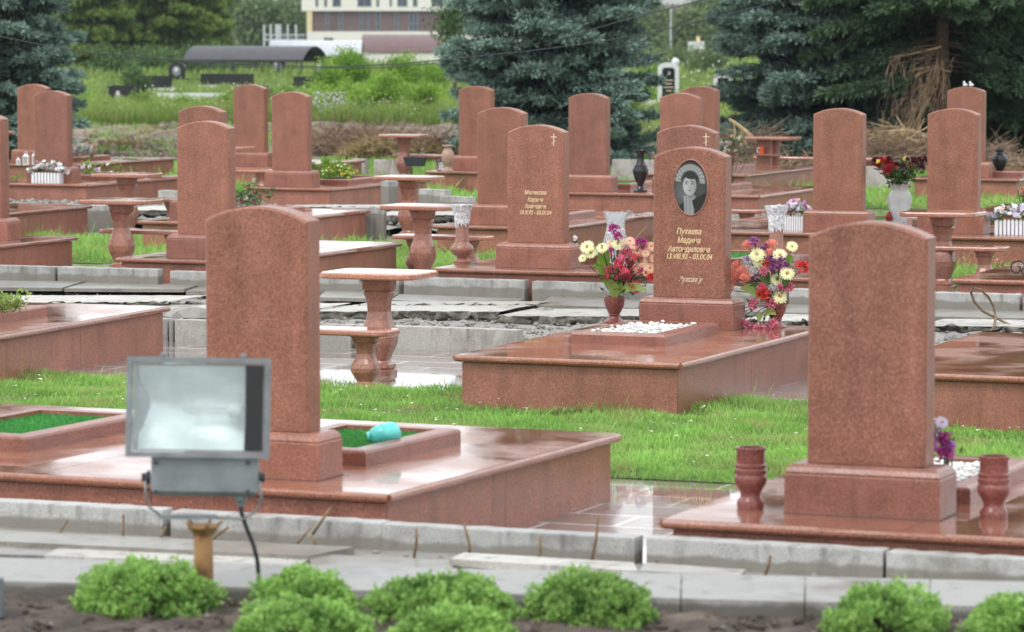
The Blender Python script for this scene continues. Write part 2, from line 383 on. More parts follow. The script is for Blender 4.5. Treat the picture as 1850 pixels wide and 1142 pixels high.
# ================================================================ GRAVES
def platform(label, u0, u1, v0, v1, zt=.40, group='granite grave platforms', frames=(), joints=True, rz=0, piv=None):
    cu, cv = (u0 + u1) / 2, (v0 + v1) / 2; a, b = (u1 - u0) / 2, (v1 - v0) / 2
    pu, pv = piv or (cu, cv); du, dv = cu - pu, cv - pv
    t = thing('grave_platform', label, 'grave platform', (pu + du * math.cos(rz) - dv * math.sin(rz), pv + du * math.sin(rz) + dv * math.cos(rz), 0), rz, group)
    ins = .035; th = .05
    bm = BM(); box(bm, -a + ins + .012, a - ins - .012, -b + ins + .012, b - ins - .012, -.05, zt - th - .004); obj('joint_core', bm, M['joint'], t)
    bm = BM()
    def panels(L, fn):
        n = max(1, round(L / 1.55)); s = L / n
        for k in range(n): fn(-L / 2 + k * s + .002, -L / 2 + (k + 1) * s - .002)
    A, B = a - ins, b - ins
    panels(2 * A, lambda x0, x1: box(bm, x0, x1, -B, -B + .016, -.04, zt - th - .008))
    panels(2 * A, lambda x0, x1: box(bm, x0, x1, B - .016, B, -.04, zt - th - .008))
    panels(2 * B - .036, lambda x0, x1: box(bm, A - .016, A, x0, x1, -.04, zt - th - .008))
    panels(2 * B - .036, lambda x0, x1: box(bm, -A, -A + .016, x0, x1, -.04, zt - th - .008))
    obj('side_cladding', bm, M['side'], t)
    bm = BM(); g = .0025; w = .42
    ys = [-b, -b + w, 0.15, b - w, b]
    xs = [-a] + [-a + (2 * a) * k / max(1, round(2 * a / 1.2)) for k in range(1, max(1, round(2 * a / 1.2)))] + [a]
    for i_ in range(len(xs) - 1):
        for j in range(len(ys) - 1):
            box(bm, xs[i_] + (g if i_ else 0), xs[i_ + 1] - (g if i_ < len(xs) - 2 else 0), ys[j] + (g if j else 0), ys[j + 1] - (g if j < len(ys) - 2 else 0), zt - th, zt)
    # keep tiles crisp, round only the outer edge with a bullnose strip
    for s in (-1, 1):
        tube(bm, [(-a, s * b, zt - th / 2), (a, s * b, zt - th / 2)], th / 2 - .0015, 10)
        tube(bm, [(s * a, -b, zt - th / 2), (s * a, b, zt - th / 2)], th / 2 - .0015, 10)
    obj('coping', bm, M['top'], t)
    for fr in frames:
        x0, x1, y0, y1 = fr[0] - cu, fr[1] - cu, fr[2] - cv, fr[3] - cv; kind = fr[4]; q = .11; h = .088
        bm = BM()
        prof = [(0, 0), (h * .78, 0), (h * .93, .008), (h, .028)]
        # mitred frame: outer loft up, then inner down
        O = [[(x0 + i_, y0 + i_, zt + z), (x1 - i_, y0 + i_, zt + z), (x1 - i_, y1 - i_, zt + z), (x0 + i_, y1 - i_, zt + z)] for z, i_ in prof]
        I = [[(x0 + q, y0 + q, zt + z), (x1 - q, y0 + q, zt + z), (x1 - q, y1 - q, zt + z), (x0 + q, y1 - q, zt + z)] for z in (h, .002)]
        loft(bm, O + I, caps=False); obj('bed_border', bm, M['plinth'], t)
        bm = BM(); vs = [bm.verts.new(p) for p in ((x0 + q, y0 + q, zt + .05), (x1 - q, y0 + q, zt + .05), (x1 - q, y1 - q, zt + .05), (x0 + q, y1 - q, zt + .05))]; bm.faces.new(vs)
        if kind == 'turf':
            obj('soil_fill', bm, M['greenearth'], t)
            n = 9000; rr = np.random.default_rng(5); p = np.stack([rr.uniform(x0 + q, x1 - q, n), rr.uniform(y0 + q, y1 - q, n), np.full(n, zt + .052)], 1)
            d = np.stack([rr.normal(0, .006, n), rr.normal(0, .006, n), rr.uniform(.012, .024, n)], 1)
            vv_, ff = tri_blades(p, d, .006, rr); tt = np.repeat(rr.random(n) * .5, 4)
            tag(link('artificial_turf', arrmesh('artificial_turf', vv_, ff, 4, tt), t, M['turf']), kind='stuff')
        elif kind == 'pebbles':
            obj('soil_fill', bm, M['soil'], t)
            rr = random.Random(4); bm = BM()
            for _ in range(900):
                sx = rr.uniform(.011, .019); m_ = Matrix.Translation((rr.uniform(x0 + q + .02, x1 - q - .02), rr.uniform(y0 + q + .02, y1 - q - .02), zt + .055 + abs(rr.gauss(0, .016)))) @ Matrix.Rotation(rr.uniform(0, 3), 4, 'Z') @ Matrix.Diagonal((1.3, 1, .7, 1))
                bmesh.ops.create_icosphere(bm, subdivisions=1, radius=sx, matrix=m_)
            tag(obj('pebbles', bm, M['pebble'], t, smooth=True), kind='stuff')
        else:
            obj('soil_fill', bm, M['soil'], t)
    return t
M['turf'] = leaf('artificial_turf', (.05, .26, .05), (.14, .52, .14), .1)
M['pebble'] = plain('white_pebble', (.74, .73, .70), .5, var=.2, scale=9)

PF = [  # label, u0,u1,v0,v1,ztop,frames
 ('large double grave platform behind the floodlight, with two turf filled beds', -11.95, -7.69, 17.32, 20.46, .40, ((-9.13, -8.33, 18.35, 19.6, 'turf'), (-11.22, -10.41, 18.2, 19.6, 'turf')), dict(rz=-.035, piv=(-7.69, 17.32))),
 ('nearest grave platform at the right, carrying two dark red cup vases and a pebble bed', -6.04, -2.4, 16.95, 20.1, .40, ((-5.62, -4.78, 18.05, 19.35, 'pebbles'),)),
 ('grave platform of the portrait headstone, glossy top with white pebble bed', -10.53, -8.77, 24.95, 28.45, .40, ((-10.1, -9.33, 26.2, 27.45, 'pebbles'),)),
 ('grave platform at the left edge beyond the grass, small bed with a green plant', -18.0, -14.7, 25.05, 28.4, .40, ((-16.0, -15.22, 25.85, 27.1, 'soil'),), dict(rz=.05, piv=(-14.7, 28.4))),
 ('grave platform at the right edge behind the nearest right headstone, flat wet top without bed', -7.46, -3.9, 24.86, 28.4, .40, ()),
 ('grave platform under the gold-text headstone with a cross, torch vase on its corner', -14.58, -10.4, 33.98, 37.5, .40, ((-14.05, -13.3, 35.3, 36.6, 'soil'), (-12.45, -11.7, 35.2, 36.5, 'turf'))),
 ('single grave platform with white wet top, left of the stone table at centre', -18.31, -16.65, 34.2, 37.85, .40, ()),
 ('grave platform at the left edge, grass beside its plain right side, above the kerb stones', -22.6, -20.6, 34.2, 37.5, .40, ()),
 ('small corner of grave platform at the far right, black iron scroll on it', -9.29, -7.4, 34.35, 37.7, .40, ()),
 ('grave platform at the left edge, second behind the grass, with a puddled top', -27.0, -24.1, 40.9, 44.3, .40, ((-26.3, -25.25, 41.9, 43.3, 'soil'),)),
 ('grave platform behind the left oval-topped pair of headstones, end hidden by the big headstone', -21.58, -20.05, 40.9, 44.55, .40, ((-21.25, -20.5, 42.2, 43.5, 'soil'),)),
 ('grave platform of the headstone directly behind the one with gold text', -17.75, -16.17, 41.35, 45.2, .40, ((-17.35, -16.6, 42.6, 43.95, 'soil'),)),
 ('long grave platform at right carrying two headstones and two white picket planters', -14.7, -9.3, 41.4, 45.0, .40, ((-13.2, -12.4, 42.6, 43.9, 'turf'),)),
 ('small edge of a granite platform at the far right margin behind the picket planter', -12.6, -11.0, 47.0, 49.3, .40, ()),
 ('long grave platform carrying the black urn between the centre headstones', -20.0, -16.65, 50.8, 54.1, .38, ((-19.85, -19.05, 51.9, 53.2, 'turf'), (-18.4, -17.55, 51.9, 53.2, 'soil'))),
 ('grave platform with the bed of yellow flowers and green bush', -24.86, -23.5, 50.8, 54.6, .37, ((-24.45, -23.72, 51.9, 53.5, 'soil'),)),
 ('grave platform carrying the white picket planter at the left', -29.6, -27.65, 50.7, 54.4, .37, ((-28.75, -27.95, 52.0, 53.2, 'soil'),)),
 ('farthest left grave platform, glass lanterns on its front', -34.3, -31.9, 58.1, 62.0, .36, ((-33.4, -32.55, 59.3, 60.6, 'soil'),)),
 ('far grave platform behind the yellow flower bed, ending beside the brushwood', -29.7, -28.0, 58.0, 62.0, .36, ()),
 ('far grave platform with the dark lantern and pale granite urn', -24.95, -23.3, 57.8, 61.5, .36, ()),
 ('far grave platform in front of the table holding an orange mug', -20.9, -19.05, 57.4, 61.4, .40, ((-20.5, -19.7, 58.6, 59.9, 'soil'),)),
 ('far right grave platform with a black urn beside its headstone', -16.19, -14.44, 57.3, 61.0, .40, ((-15.75, -14.6, 58.2, 59.6, 'soil'),)),
]
for p in PF: platform(p[0], p[1], p[2], p[3], p[4], p[5], frames=p[6], **(p[7] if len(p) > 7 else {}))

def stele_mesh(wd, ht, t, rise=.075, ch=.012):
    n = 22; hw = wd / 2
    Rr = (hw * hw + rise * rise) / (2 * rise); a0 = math.asin(hw / Rr)
    def prof(ins):
        pts = [(-hw + ins, 0), (hw - ins, 0)]
        for k in range(n + 1):
            a = a0 - 2 * a0 * k / n
            x = Rr * math.sin(a) * (hw - ins) / hw; z = ht - Rr + Rr * math.cos(a) - ins
            pts.append((x, z))
        return pts
    bm = BM()
    loft(bm, [[(x, y, z) for x, z in prof(i)] for y, i in ((0, ch), (ch, 0), (t - ch, 0), (t, ch))])
    return bm
def headstone(label, px0, px1, v, ztop, zslab, text=None, cross=None, portrait=False, script=None, uc=None):
    if uc is None: uc = (V(px0 - 3, 400, v - .085)[0] + V(px1 - 3, 400, v - .085)[0]) / 2
    t = thing('headstone', label, 'headstone', (uc, v, zslab), 0, 'arched red granite headstones')
    bm = BM(); rectloft(bm, [(0, .40, .152), (.195, .40, .152), (.20, .396, .148), (.205, .397, .149), (.213, .397, .149), (.235, .385, .137), (.25, .368, .12)]); 
    o = obj('plinth', bm, M['plinth'], t)
    bm = BM(); box(bm, -.404, .404, -.156, .156, -.002, .004); obj('mortar_joint', bm, M['joint'], t)
    z0 = .2525; o = obj('stele', stele_mesh(.61, ztop - zslab - z0, .17), M['stele'], t, loc=(0, -.085, z0))
    yf = -.085 - .0015
    if text:
        for s, size, z in text:
            textmesh('inscription', s, size, (0, yf, z - zslab), t, M['gold'])
    if script: textmesh('signature', script[0], script[1], (.01, yf, script[2] - zslab), t, M['palegold'], shear=.55)
    if cross:
        cx, cz, h = cross; cz -= zslab; bm = BM()
        box(bm, cx - .005, cx + .005, yf - .001, yf + .002, cz - h / 2, cz + h / 2)
        box(bm, cx - h * .27, cx - .006, yf - .001, yf + .002, cz + h * .18, cz + h * .18 + .009); box(bm, cx + .006, cx + h * .27, yf - .001, yf + .002, cz + h * .18, cz + h * .18 + .009)
        vs = [(-.2, -.27), (-.19, -.32), (-.04, -.25), (-.04, -.2)]; vs2 = [(.04, -.2), (.04, -.16), (.18, -.08), (.18, -.13)]
        for q in (vs, vs2):
            f = [bm.verts.new((cx + a * h, yf - .001, cz + b * h)) for a, b in q]; bm.faces.new(f)
        obj('orthodox_cross', bm, M['palegold'], t)
    if portrait: make_portrait(t, yf, zslab)
    return t
def textmesh(name, s, size, loc, parent, m, shear=.24, bold=.004):
    cu = bpy.data.curves.new(name, 'FONT'); cu.body = s; cu.size = size; cu.align_x = 'CENTER'; cu.shear = shear; cu.offset = size * .018; cu.extrude = .0008; cu.resolution_u = 4
    cu.space_character = 1.0
    o = bpy.data.objects.new(name, cu); COL.objects.link(o); bpy.context.view_layer.update()
    me = bpy.data.meshes.new_from_object(o.evaluated_get(bpy.context.evaluated_depsgraph_get())); bpy.data.objects.remove(o)
    # stand the lettering up against the stone face and give it the narrow cut of the engraved letters
    me.transform(Matrix.Rotation(math.pi / 2, 4, 'X') @ Matrix.Diagonal((.80, 1, 1, 1)))
    me.materials.clear(); return link(name, me, parent, m, loc)
def make_portrait(t, yf, zslab):
    # oval engraved panel: a woman with a pale bow wreath in her hair, white collar and dark dress
    cz = V(1250, 338, 27.92)[2] - zslab; cx = .015; rw, rh = .140, .218
    n1, n2 = 150, 230
    xs = np.linspace(-1, 1, n1); zs = np.linspace(-1, 1, n2); X, Z = np.meshgrid(xs, zs)
    def ell(cx_, cz_, a, b, rot=0):
        c, s = math.cos(rot), math.sin(rot); dx = X - cx_; dz = (Z - cz_)
        return ((dx * c + dz * s) / a) ** 2 + ((-dx * s + dz * c) / b) ** 2
    def sm(d, e=.06): return np.clip((1 - d) / e, 0, 1)
    rr = np.random.default_rng(2)
    L = .07 + .15 * np.exp(-((X + .55) ** 2 + (Z + .2) ** 2) / .3) + .05 * np.exp(-((X - .6) ** 2 + (Z + .1) ** 2) / .2) - .07 * (Z > .6) * (Z - .6)
    def put(L, mask, val): return L * (1 - mask) + val * mask
    # wreath of frills
    ang = np.arctan2(Z - .22, X + .04); rad = np.hypot((X + .04) / .84, (Z - .22) / .60)
    fr = np.clip(1 - np.abs(rad - .88) / .24, 0, 1) * (ang > -.1) * (ang < math.pi + .1)
    frill = .50 + .22 * np.sin(ang * 46) * np.cos(rad * 40) + rr.normal(0, .05, X.shape)
    L = put(L, np.clip(fr * 3, 0, 1) * np.clip(.80 + .25 * np.sin(ang * 29 + 1.5 * np.sin(rad * 14)), .4, 1), frill)
    # hair
    L = put(L, sm(ell(-.05, .25, .47, .36), .25), .055 + .03 * np.clip(np.sin(X * 40 + Z * 12), 0, 1))
    # dress
    L = put(L, ((Z < -.42 - .55 * (np.abs(X + .02) - .25) ** 2 - .25 * np.abs(X)) * 1.0), .035)
    L = put(L, ((Z < -.30) & (np.abs(X + .08) < .30 + .1 * (Z + .9))) * 1.0, .40 + .06 * np.sin(X * 30))
    L = put(L, ((X - .02 + .9 * (Z + .35) * .5 > .0) & (Z < -.5 + .35 * X) & (X > -.05 - (Z + .5) * .35)) * 1.0, .035)
    # neck and face
    L = put(L, sm(ell(-.02, -.22, .22, .2), .2), .32)
    fx, fz = -.06, .08
    shade = .52 - .20 * np.clip((X - fx) * 1.6, -.3, 1) - .08 * (Z - fz) ** 2
    L = put(L, sm(ell(fx, fz, .42, .38, .05), .10), shade)
    L = put(L, sm(ell(fx + .03, .43, .42, .13, -.1), .3), .06)     # parted hairline
    for ex in (-.20, .16):
        L = put(L, sm(ell(fx + ex + .01, fz + .13, .12, .022, .12 if ex < 0 else -.12), .5), .10)   # brow
        L = put(L, sm(ell(fx + ex, fz + .055, .085, .030), .4) * .8, .16)
        L = put(L, sm(ell(fx + ex, fz + .052, .030, .024), .4), .03)
    L = put(L, sm(ell(fx + .01, fz - .09, .055, .022), .8) * .7, .22); L = put(L, sm(ell(fx + .05, fz + .0, .02, .10), .8) * .35, .25)
    L = put(L, sm(ell(fx, fz - .185, .11, .026), .5) * .85, .17); L = put(L, sm(ell(fx - .02, fz - .225, .08, .018), .6) * .4, .25)
    for _ in range(3): L = (L + np.roll(L, 1, 0) + np.roll(L, -1, 0) + np.roll(L, 1, 1) + np.roll(L, -1, 1)) / 5
    L = np.clip(L + rr.normal(0, .02, X.shape), .02, .8) ** 1.35 * .85
    inside = ((X[:-1, :-1] + X[1:, 1:]) / 2) ** 2 + ((Z[:-1, :-1] + Z[1:, 1:]) / 2) ** 2 < 1
    idx = np.arange(n1 * n2).reshape(n2, n1); f = np.stack([idx[:-1, :-1], idx[:-1, 1:], idx[1:, 1:], idx[1:, :-1]], -1)[inside]
    used = np.unique(f); remap = np.full(n1 * n2, -1); remap[used] = np.arange(len(used))
    vs = np.stack([X * rw, np.zeros_like(X), Z * rh], -1).reshape(-1, 3)[used]
    me = arrmesh('portrait', vs, remap[f], 4, L.reshape(-1)[used])
    link('portrait', me, t, M['engraving'], (cx, yf - .002, cz))
    bm = BM(); n = 64; pr = [(1.0, -.0005), (1.0, -.006), (1.035, -.010), (1.085, -.004), (1.10, .003)]
    rings = [[(rw * k * math.cos(2 * math.pi * i_ / n), y, rh * (1 + (k - 1) * rw / rh) * math.sin(2 * math.pi * i_ / n)) for i_ in range(n)] for k, y in pr]
    loft(bm, rings, caps=False); obj('oval_rim', bm, M['table'], t, smooth=True, loc=(cx, yf, cz))
m, n, b = mat('engraved_black_stone'); at = N(n, 'ShaderNodeAttribute', attribute_name='tint').outputs['Fac']
cc = N(n, 'ShaderNodeCombineXYZ'); [n.links.new(at, cc.inputs[i_]) for i_ in range(3)]
n.links.new(mixc(n, 1, cc.outputs[0], (.94, .99, 1.0), 'MULTIPLY'), b.inputs['Base Color']); b.inputs['Roughness'].default_value = .3
M['engraving'] = m

def ztx(px, py, v): return V(px, py, v)[2]
headstone('blank arched headstone close behind the floodlight, largest at the left', 374, 556, 17.82, 1.86, .40)
headstone('blank arched headstone at the right between two cup vases, largest of all', 1463, 1679, 17.52, 1.86, .40)
headstone('arched headstone with oval portrait of a woman and gold lettering', 1183, 1312.7, 27.92, 1.86, .40, portrait=True,
          text=[('Пухаева', .065, ztx(1250, 422, 27.92)), ('Мадина', .065, ztx(1250, 438, 27.92)), ('Автондиловна', .065, ztx(1250, 454, 27.92)), ('13.VIII.92 - 03.IX.04', .061, ztx(1250, 467, 27.92))],
          script=('Зухсах у', .058, ztx(1250, 508, 27.92)))
headstone('arched headstone with gold text and a small cross at its upper right', 920, 1020, 34.42, 1.84, .40,
          text=[('Меликова', .061, ztx(975, 351, 34.4)), ('Карина', .061, ztx(975, 364, 34.4)), ('Алановна', .061, ztx(975, 376, 34.4)), ('10.X.92 - 03.IX.04', .058, ztx(975, 387, 34.4))],
          cross=(.20, ztx(1009, 252, 34.4), .125))
headstone('headstone with a cross, peeking out directly behind the portrait headstone', 1189, 1293, 34.45, 1.85, .40, cross=(.215, ztx(1281, 252, 34.4), .125))
headstone('headstone left of the near left one, with another arch rising behind its top', 327, 413, 34.5, 1.84, .40)
headstone('headstone cut by the left edge of the picture', 0, 0, 36.6, 1.85, .40, uc=-21.31)
headstone('headstone at right between white picket planter and red roses, with a small grey smudge', 1471, 1560, 41.95, 1.86, .40)
headstone('headstone at right behind the round-shouldered stone table, beside the red roses', 1677, 1768, 41.95, 1.87, .40)
headstone('headstone just behind and left of the one with four lines of gold text', 866, 947, 41.8, 1.84, .40)
headstone('headstone whose arch shows just above the one left of centre', 326, 404, 41.5, 1.83, .40)
headstone('headstone in front of the big spruce, left of the black urn', 1030, 1098, 51.2, 1.84, .38)
headstone('headstone behind the portrait row with a taller one right behind it', 1195, 1264, 51.2, 1.85, .38)
headstone('headstone beside the green bush with yellow flowers, front one of its pair', 494, 560, 51.2, 1.83, .37)
headstone('headstone at the far left behind the white picket planter, front one of its pair', 64, 128, 51.1, 1.82, .37)
headstone('far left headstone in front of the blue spruce, rear one of its pair', 35, 90, 58.5, 1.79, .36)
headstone('far headstone in front of the black grave wall, beside the one near the yellow flowers', 425, 482, 58.6, 1.81, .36)
headstone('far headstone left of the big spruce trunk, right of the pale urn', 832, 890, 58.5, 1.81, .36)
headstone('far headstone below the white stone with a crescent', 1235, 1297, 58.0, 1.84, .40)
headstone('far right headstone with two white doves on its top', 1711, 1779, 57.8, 1.86, .40)

# ---------------------------------------------------------------- tables and benches
TP = [(.130, 0), (.130, .035), (.112, .045), (.122, .06), (.118, .085), (.088, .10), (.080, .115), (.10, .17), (.132, .25), (.138, .31), (.125, .38), (.098, .45), (.085, .52), (.090, .60), (.108, .655), (.118, .672), (.112, .685), (.104, .69), (.120, .70), (.126, .75), (.126, .768), (.140, .772), (.140, .80)]
def octtop(bm, a, b, c, z0, z1, r=.012):
    def ring(z, i):
        A, B = a - i, b - i; return [(-A + c, -B, z), (A - c, -B, z), (A - c * .3, -B + c * .3, z), (A, -B + c, z), (A, B - c, z), (A - c * .3, B - c * .3, z), (A - c, B, z), (-A + c, B, z), (-A + c * .3, B - c * .3, z), (-A, B - c, z), (-A, -B + c, z), (-A + c * .3, -B + c * .3, z)]
    loft(bm, [ring(z0, r * .7), ring(z0 + r, 0), ring(z1 - r, 0), ring(z1 - r * .3, r * .35), ring(z1, r)])
def make_table(h):
    t = thing('stone_table', 'x', 'stone table', (0, 0, 0), 0, 'granite tables beside the graves')
    s = (h - .05) / .80
    bm = BM(); lathe(bm, [(r, z * s) for r, z in TP], 28, power=.55); obj('pedestal', bm, M['table'], t, smooth=False)
    bm = BM(); octtop(bm, .42, .32, .09, h - .05, h); obj('tabletop', bm, M['tabletop'], t)
    return t
def make_bench(h, L=1.15):
    t = thing('stone_bench', 'x', 'stone bench', (0, 0, 0), 0, 'granite benches beside the tables')
    s = (h - .045) / .80
    for sx in (-1, 1):
        bm = BM(); lathe(bm, [(r * .78, z * s) for r, z in TP], 20, cx=sx * (L / 2 - .24), power=.6); obj('baluster_leg', bm, M['table'], t)
    bm = BM(); octtop(bm, L / 2, .18, .06, h - .045, h); obj('seat', bm, M['tabletop'], t)
    return t
m = granite('granite_tabletop', (.42, .18, .125), wet=True); M['tabletop'] = m
tab0 = make_table(.84); ben0 = make_bench(.47); first = {'t': True, 'b': True}
def tb(kind, label, px, py, z, v=None, rz=0, scale=None, uoff=0):
    p = P(px, py, z) if v is None else V(px, py, v)
    src = tab0 if kind == 't' else ben0; loc = (p[0] + uoff, p[1], 0)
    if first[kind]: first[kind] = False; src.location = loc; src['label'] = label; src.rotation_euler = (0, 0, rz); return src
    return dup(src, loc, rz, label, scale)
tb('t', 'stone table on wet paving beside the near left headstone, nearest table', 685, 490, .84)
tb('t', 'stone table in the centre left, beside the granite torch vase', 764, 370, .84)
tb('t', 'stone table standing second in the receding centre line of tables', 739, 318, .84)
tb('t', 'farthest stone table of the centre line, in front of the brushwood', 730, 243, .84)
tb('t', 'stone table at the left in front of the headstone pair, front one of two', 219, 360, .84)
tb('t', 'stone table at the left nearest the white picket planter, rear one of two', 229, 313, .84)
tb('t', 'stone table behind the nearest right headstone, beside the red roses', 1704, 382, .84)
tb('t', 'stone table showing only its end right of the left headstone pair', 408, 265, .84)
tb('t', 'stone table at the left edge in front of the blue spruce', -20, 237, .84)
tb('b', 'stone bench in front of the nearest table, half hidden by the near left headstone', 590, 592, .47)
tb('b', 'stone bench behind the granite torch vase', 800, 425, .47)
tb('b', 'stone bench on the grass left of the headstone pair, front one of two', 268, 415, .47)
tb('b', 'stone bench at the left above the grass, rear one of two', 272, 358, .47)
tb('b', 'stone bench on white clover grass at the right, beside the iron scroll', 1725, 444, .47)
tb('b', 'stone bench between the portrait headstone and the picket planter', 1305, 377, .47)
tb('b', 'stone bench with a dark pot beneath it, beside the pale urn', 765, 279, .47)
tb('b', 'stone bench left of the headstone with the green bush', 440, 306, .47)

# slab-legged table with an orange mug on its shelf, with long benches
def slab_table():
    p = P(1390, 247, .86); t = thing('slab_table', 'rectangular stone table with slab legs and a shelf, at the foot of the right spruce', 'stone table', (p[0], p[1], 0))
    bm = BM(); octtop(bm, .52, .34, .08, .81, .86); obj('tabletop', bm, M['table'], t)
    bm = BM(); box(bm, -.19, .08, -.16, -.12, 0, .81); box(bm, .08, .12, -.2, .2, 0, .812); box(bm, .122, .22, -.1, -.06, 0, .808); obj('slab_leg', bm, M['table'], t, bevel=.004)
    bm = BM(); box(bm, -.21, .24, -.30, -.162, .53, .555); obj('shelf', bm, M['table'], t, bevel=.003)
    q = (p[0] - .06, p[1] - .24, .5555); c = thing('mug', 'orange mug with a handle on the shelf of the slab table', 'mug', q)
    bm = BM(); lathe(bm, [(.042, 0), (.045, .01), (.045, .13), (.048, .135), (.040, .133), (.038, .02)], 20); obj('cup_body', bm, M['cup'], c, smooth=True)
    bm = BM(); tube(bm, [(-.044, 0, .11), (-.085, 0, .105), (-.095, 0, .07), (-.08, 0, .035), (-.044, 0, .03)], .009, 8); obj('handle', bm, M['white'], c, smooth=True)
slab_table()
for lab, px, py, L in (('long low stone bench behind the right-hand headstone, below the torn spruce', 1478, 284, 2.4),):
    p = P(px, py, .47); t = make_bench(.47, L); t.location = (p[0], p[1], 0); t['label'] = lab

# ================================================================ KERBS, FLAGSTONES, BROKEN CONCRETE
def kerb(label, px0, px1, v, zt, zb=0.0, depth=.13, yaw=0, m='kerb', group='granite kerb stones along the aisles', py=600, fall=0):
    u0 = V(px0, py, v)[0]; u1 = V(px1, py, v)[0]; L = (u1 - u0)
    bm = BM(); box(bm, -L / 2 + .004, L / 2 - .004, -depth / 2, depth / 2, zb - zt, 0)
    bmesh.ops.subdivide_edges(bm, edges=[e for e in bm.edges if abs((e.verts[0].co - e.verts[1].co).x) > L * .5], cuts=22)
    rr = random.Random(int(px0 * 3 + px1)); 
    for vv in bm.verts:
        vv.co.z += rr.gauss(0, .0011); vv.co.y += rr.gauss(0, .0022); vv.co.x += rr.uniform(-.003, .003)
    o = obj('kerb_stone', bm, M[m], None, bevel=.010, loc=((u0 + u1) / 2, v + depth / 2, zt), rz=yaw)
    o.rotation_euler[1] = fall
    return tag(o, label, 'kerb stone', group)
near = [(-190, 295, 'nearest kerb stone run at the far left, under the floodlight housing', .335), (307, 690, 'near kerb stone behind the rusty lamp post', .33), (686, 1147, 'near kerb stone ending at the wet gap in the middle', .325), (1166, 1597, 'near kerb stone right of the wet gap', .33), (1600, 2030, 'near kerb stone at the right edge below the cup vases', .325)]
for a, b_, l, z in near: kerb(l, a, b_, 16.76, z, .0, py=950, yaw=U(-.004, .004))
mid = [(-110, 100, 'middle kerb stone at the left edge', .315), (103, 286, 'middle kerb stone left of the dark red gap', .318), (307, 480, 'middle kerb stone beside the near left headstone', .305), (483, 722, 'middle kerb stone behind the nearest table', .305), (729, 948, 'middle kerb stone right of the nearest table', .31), (960, 1188, 'middle kerb stone behind the left bouquet', .305), (1192, 1420, 'middle kerb stone behind the portrait headstone', .30), (1424, 1660, 'middle kerb stone behind the right bouquet', .30), (1664, 1843, 'middle kerb stone behind the wire loop', .305), (1848, 2030, 'middle kerb stone at the right edge', .305)]
for a, b_, l, z in mid: kerb(l, a, b_, 33.78, z, .05, py=505, yaw=U(-.006, .006))
low = [(305, 313, 'narrow end piece of the low stained wall beside the left platform', .19), (315, 470, 'low stained wall stone left of the near left headstone', .20), (474, 636, 'low stained wall stone behind the bench', .20), (641, 936, 'low stained wall stone between the table and the portrait platform', .205), (-140, 60, 'low stained wall stone at the left edge behind the platform', .2), (62, 303, 'low stained wall stone hidden behind the wet left platform', .2), (1560, 1800, 'low stained wall stone behind the right platform', .2)]
for a, b_, l, z in low: kerb(l, a, b_, 29.36, z, -.02, m='conc', group='low concrete wall stones behind the portrait row', py=600)
far_k = [(600, 690, 'grey kerb block lying askew beside the left wet platform', 44.6, .42, .22, 390), (104, 205, 'grey kerb block with flat pale top beside the left table', 44.9, .36, .05, 395),
         (688, 712, 'short kerb block turned endwise behind the small table', 49.6, .55, 1.2, 350), (751, 814, 'kerb block lying loose right of the middle table, front one', 48.9, .47, -.42, 352), (789, 857, 'kerb block lying loose right of the middle table, rear one', 47.6, .44, -.40, 358),
         (1560, 1680, 'long kerb block behind the glass vase of roses', 46.0, .36, .10, 385), (1400, 1470, 'kerb block behind the picket planter at right centre', 46.2, .30, .16, 385)]
for a, b_, l, v, zt, yw, py in far_k: kerb(l, a, b_, v, zt, .0, m='kerb', group='displaced kerb blocks in the rear aisle', yaw=yw, py=py, depth=.15)
far_k2 = [(285, 360, 'far kerb stone between the left platforms', 50.2, .32), (675, 735, 'far kerb stone below the brushwood, behind the table line', 62.4, .36), (636, 661, 'short far kerb stone right of the far left platform', 62.6, .36), (1105, 1185, 'far kerb stone behind the black urn', 62.6, .42), (1470, 1560, 'far kerb stone behind the right platforms', 62.0, .40), (1563, 1640, 'far kerb stone left of the black urn platform', 61.6, .40)]
for a, b_, l, v, zt in far_k2: kerb(l, a, b_, v, zt, 0, py=320, m='paleconc', group='far kerb stones at the back of the plots')

def flag(label, px, zt, th, m='flag', cat='paving slab', group='loose wet slabs in the aisle', rough=0):
    pts = [P(x, y, zt) for x, y in px]; c = [sum(p[i] for p in pts) / len(pts) for i in range(2)]
    bm = BM(); lo = [(p[0] - c[0], p[1] - c[1], zt - th) for p in pts]; hi = [(p[0] - c[0], p[1] - c[1], zt) for p in pts]
    loft(bm, [lo, hi])
    return tag(obj('paving_slab', bm, M[m], None, bevel=.004, seg=1, loc=(c[0], c[1], 0)), label, cat, group)
G1 = 'loose slabs lying before the near kerb'
flag('long thin slab at the left under the near kerb, upper of two', [(-60, 975), (560, 1004), (640, 988), (-60, 955)], .235, .04, 'flag', group=G1)
flag('thin slab at the left just behind the shrub, lower of two', [(-60, 1000), (95, 1004), (122, 990), (-60, 984)], .212, .03, 'flag', group=G1)
flag('pale thin slab behind the leftmost shrub', [(80, 1003), (530, 1024), (560, 1010), (108, 988)], .215, .03, 'paleconc', group=G1)
flag('pale slab with pointed left end in front of the near kerb, centre', [(812, 1010), (1152, 1031), (1145, 1016), (838, 998)], .245, .035, 'paleconc', group=G1)
flag('pale slab end right of the wet gap', [(1156, 1031), (1336, 1040), (1347, 1029), (1166, 1016)], .250, .035, 'paleconc', group=G1)
flag('wet slab left of the shrub gap, under the centre kerb', [(560, 1030), (800, 1040), (830, 1012), (560, 1000)], .222, .03, 'flag', group=G1)
G2 = 'loose wet slabs in the middle aisle'
flag('wet slab at the left edge over a dark gap', [(-120, 519), (111, 520), (153, 508), (-120, 506)], .175, .035, group=G2)
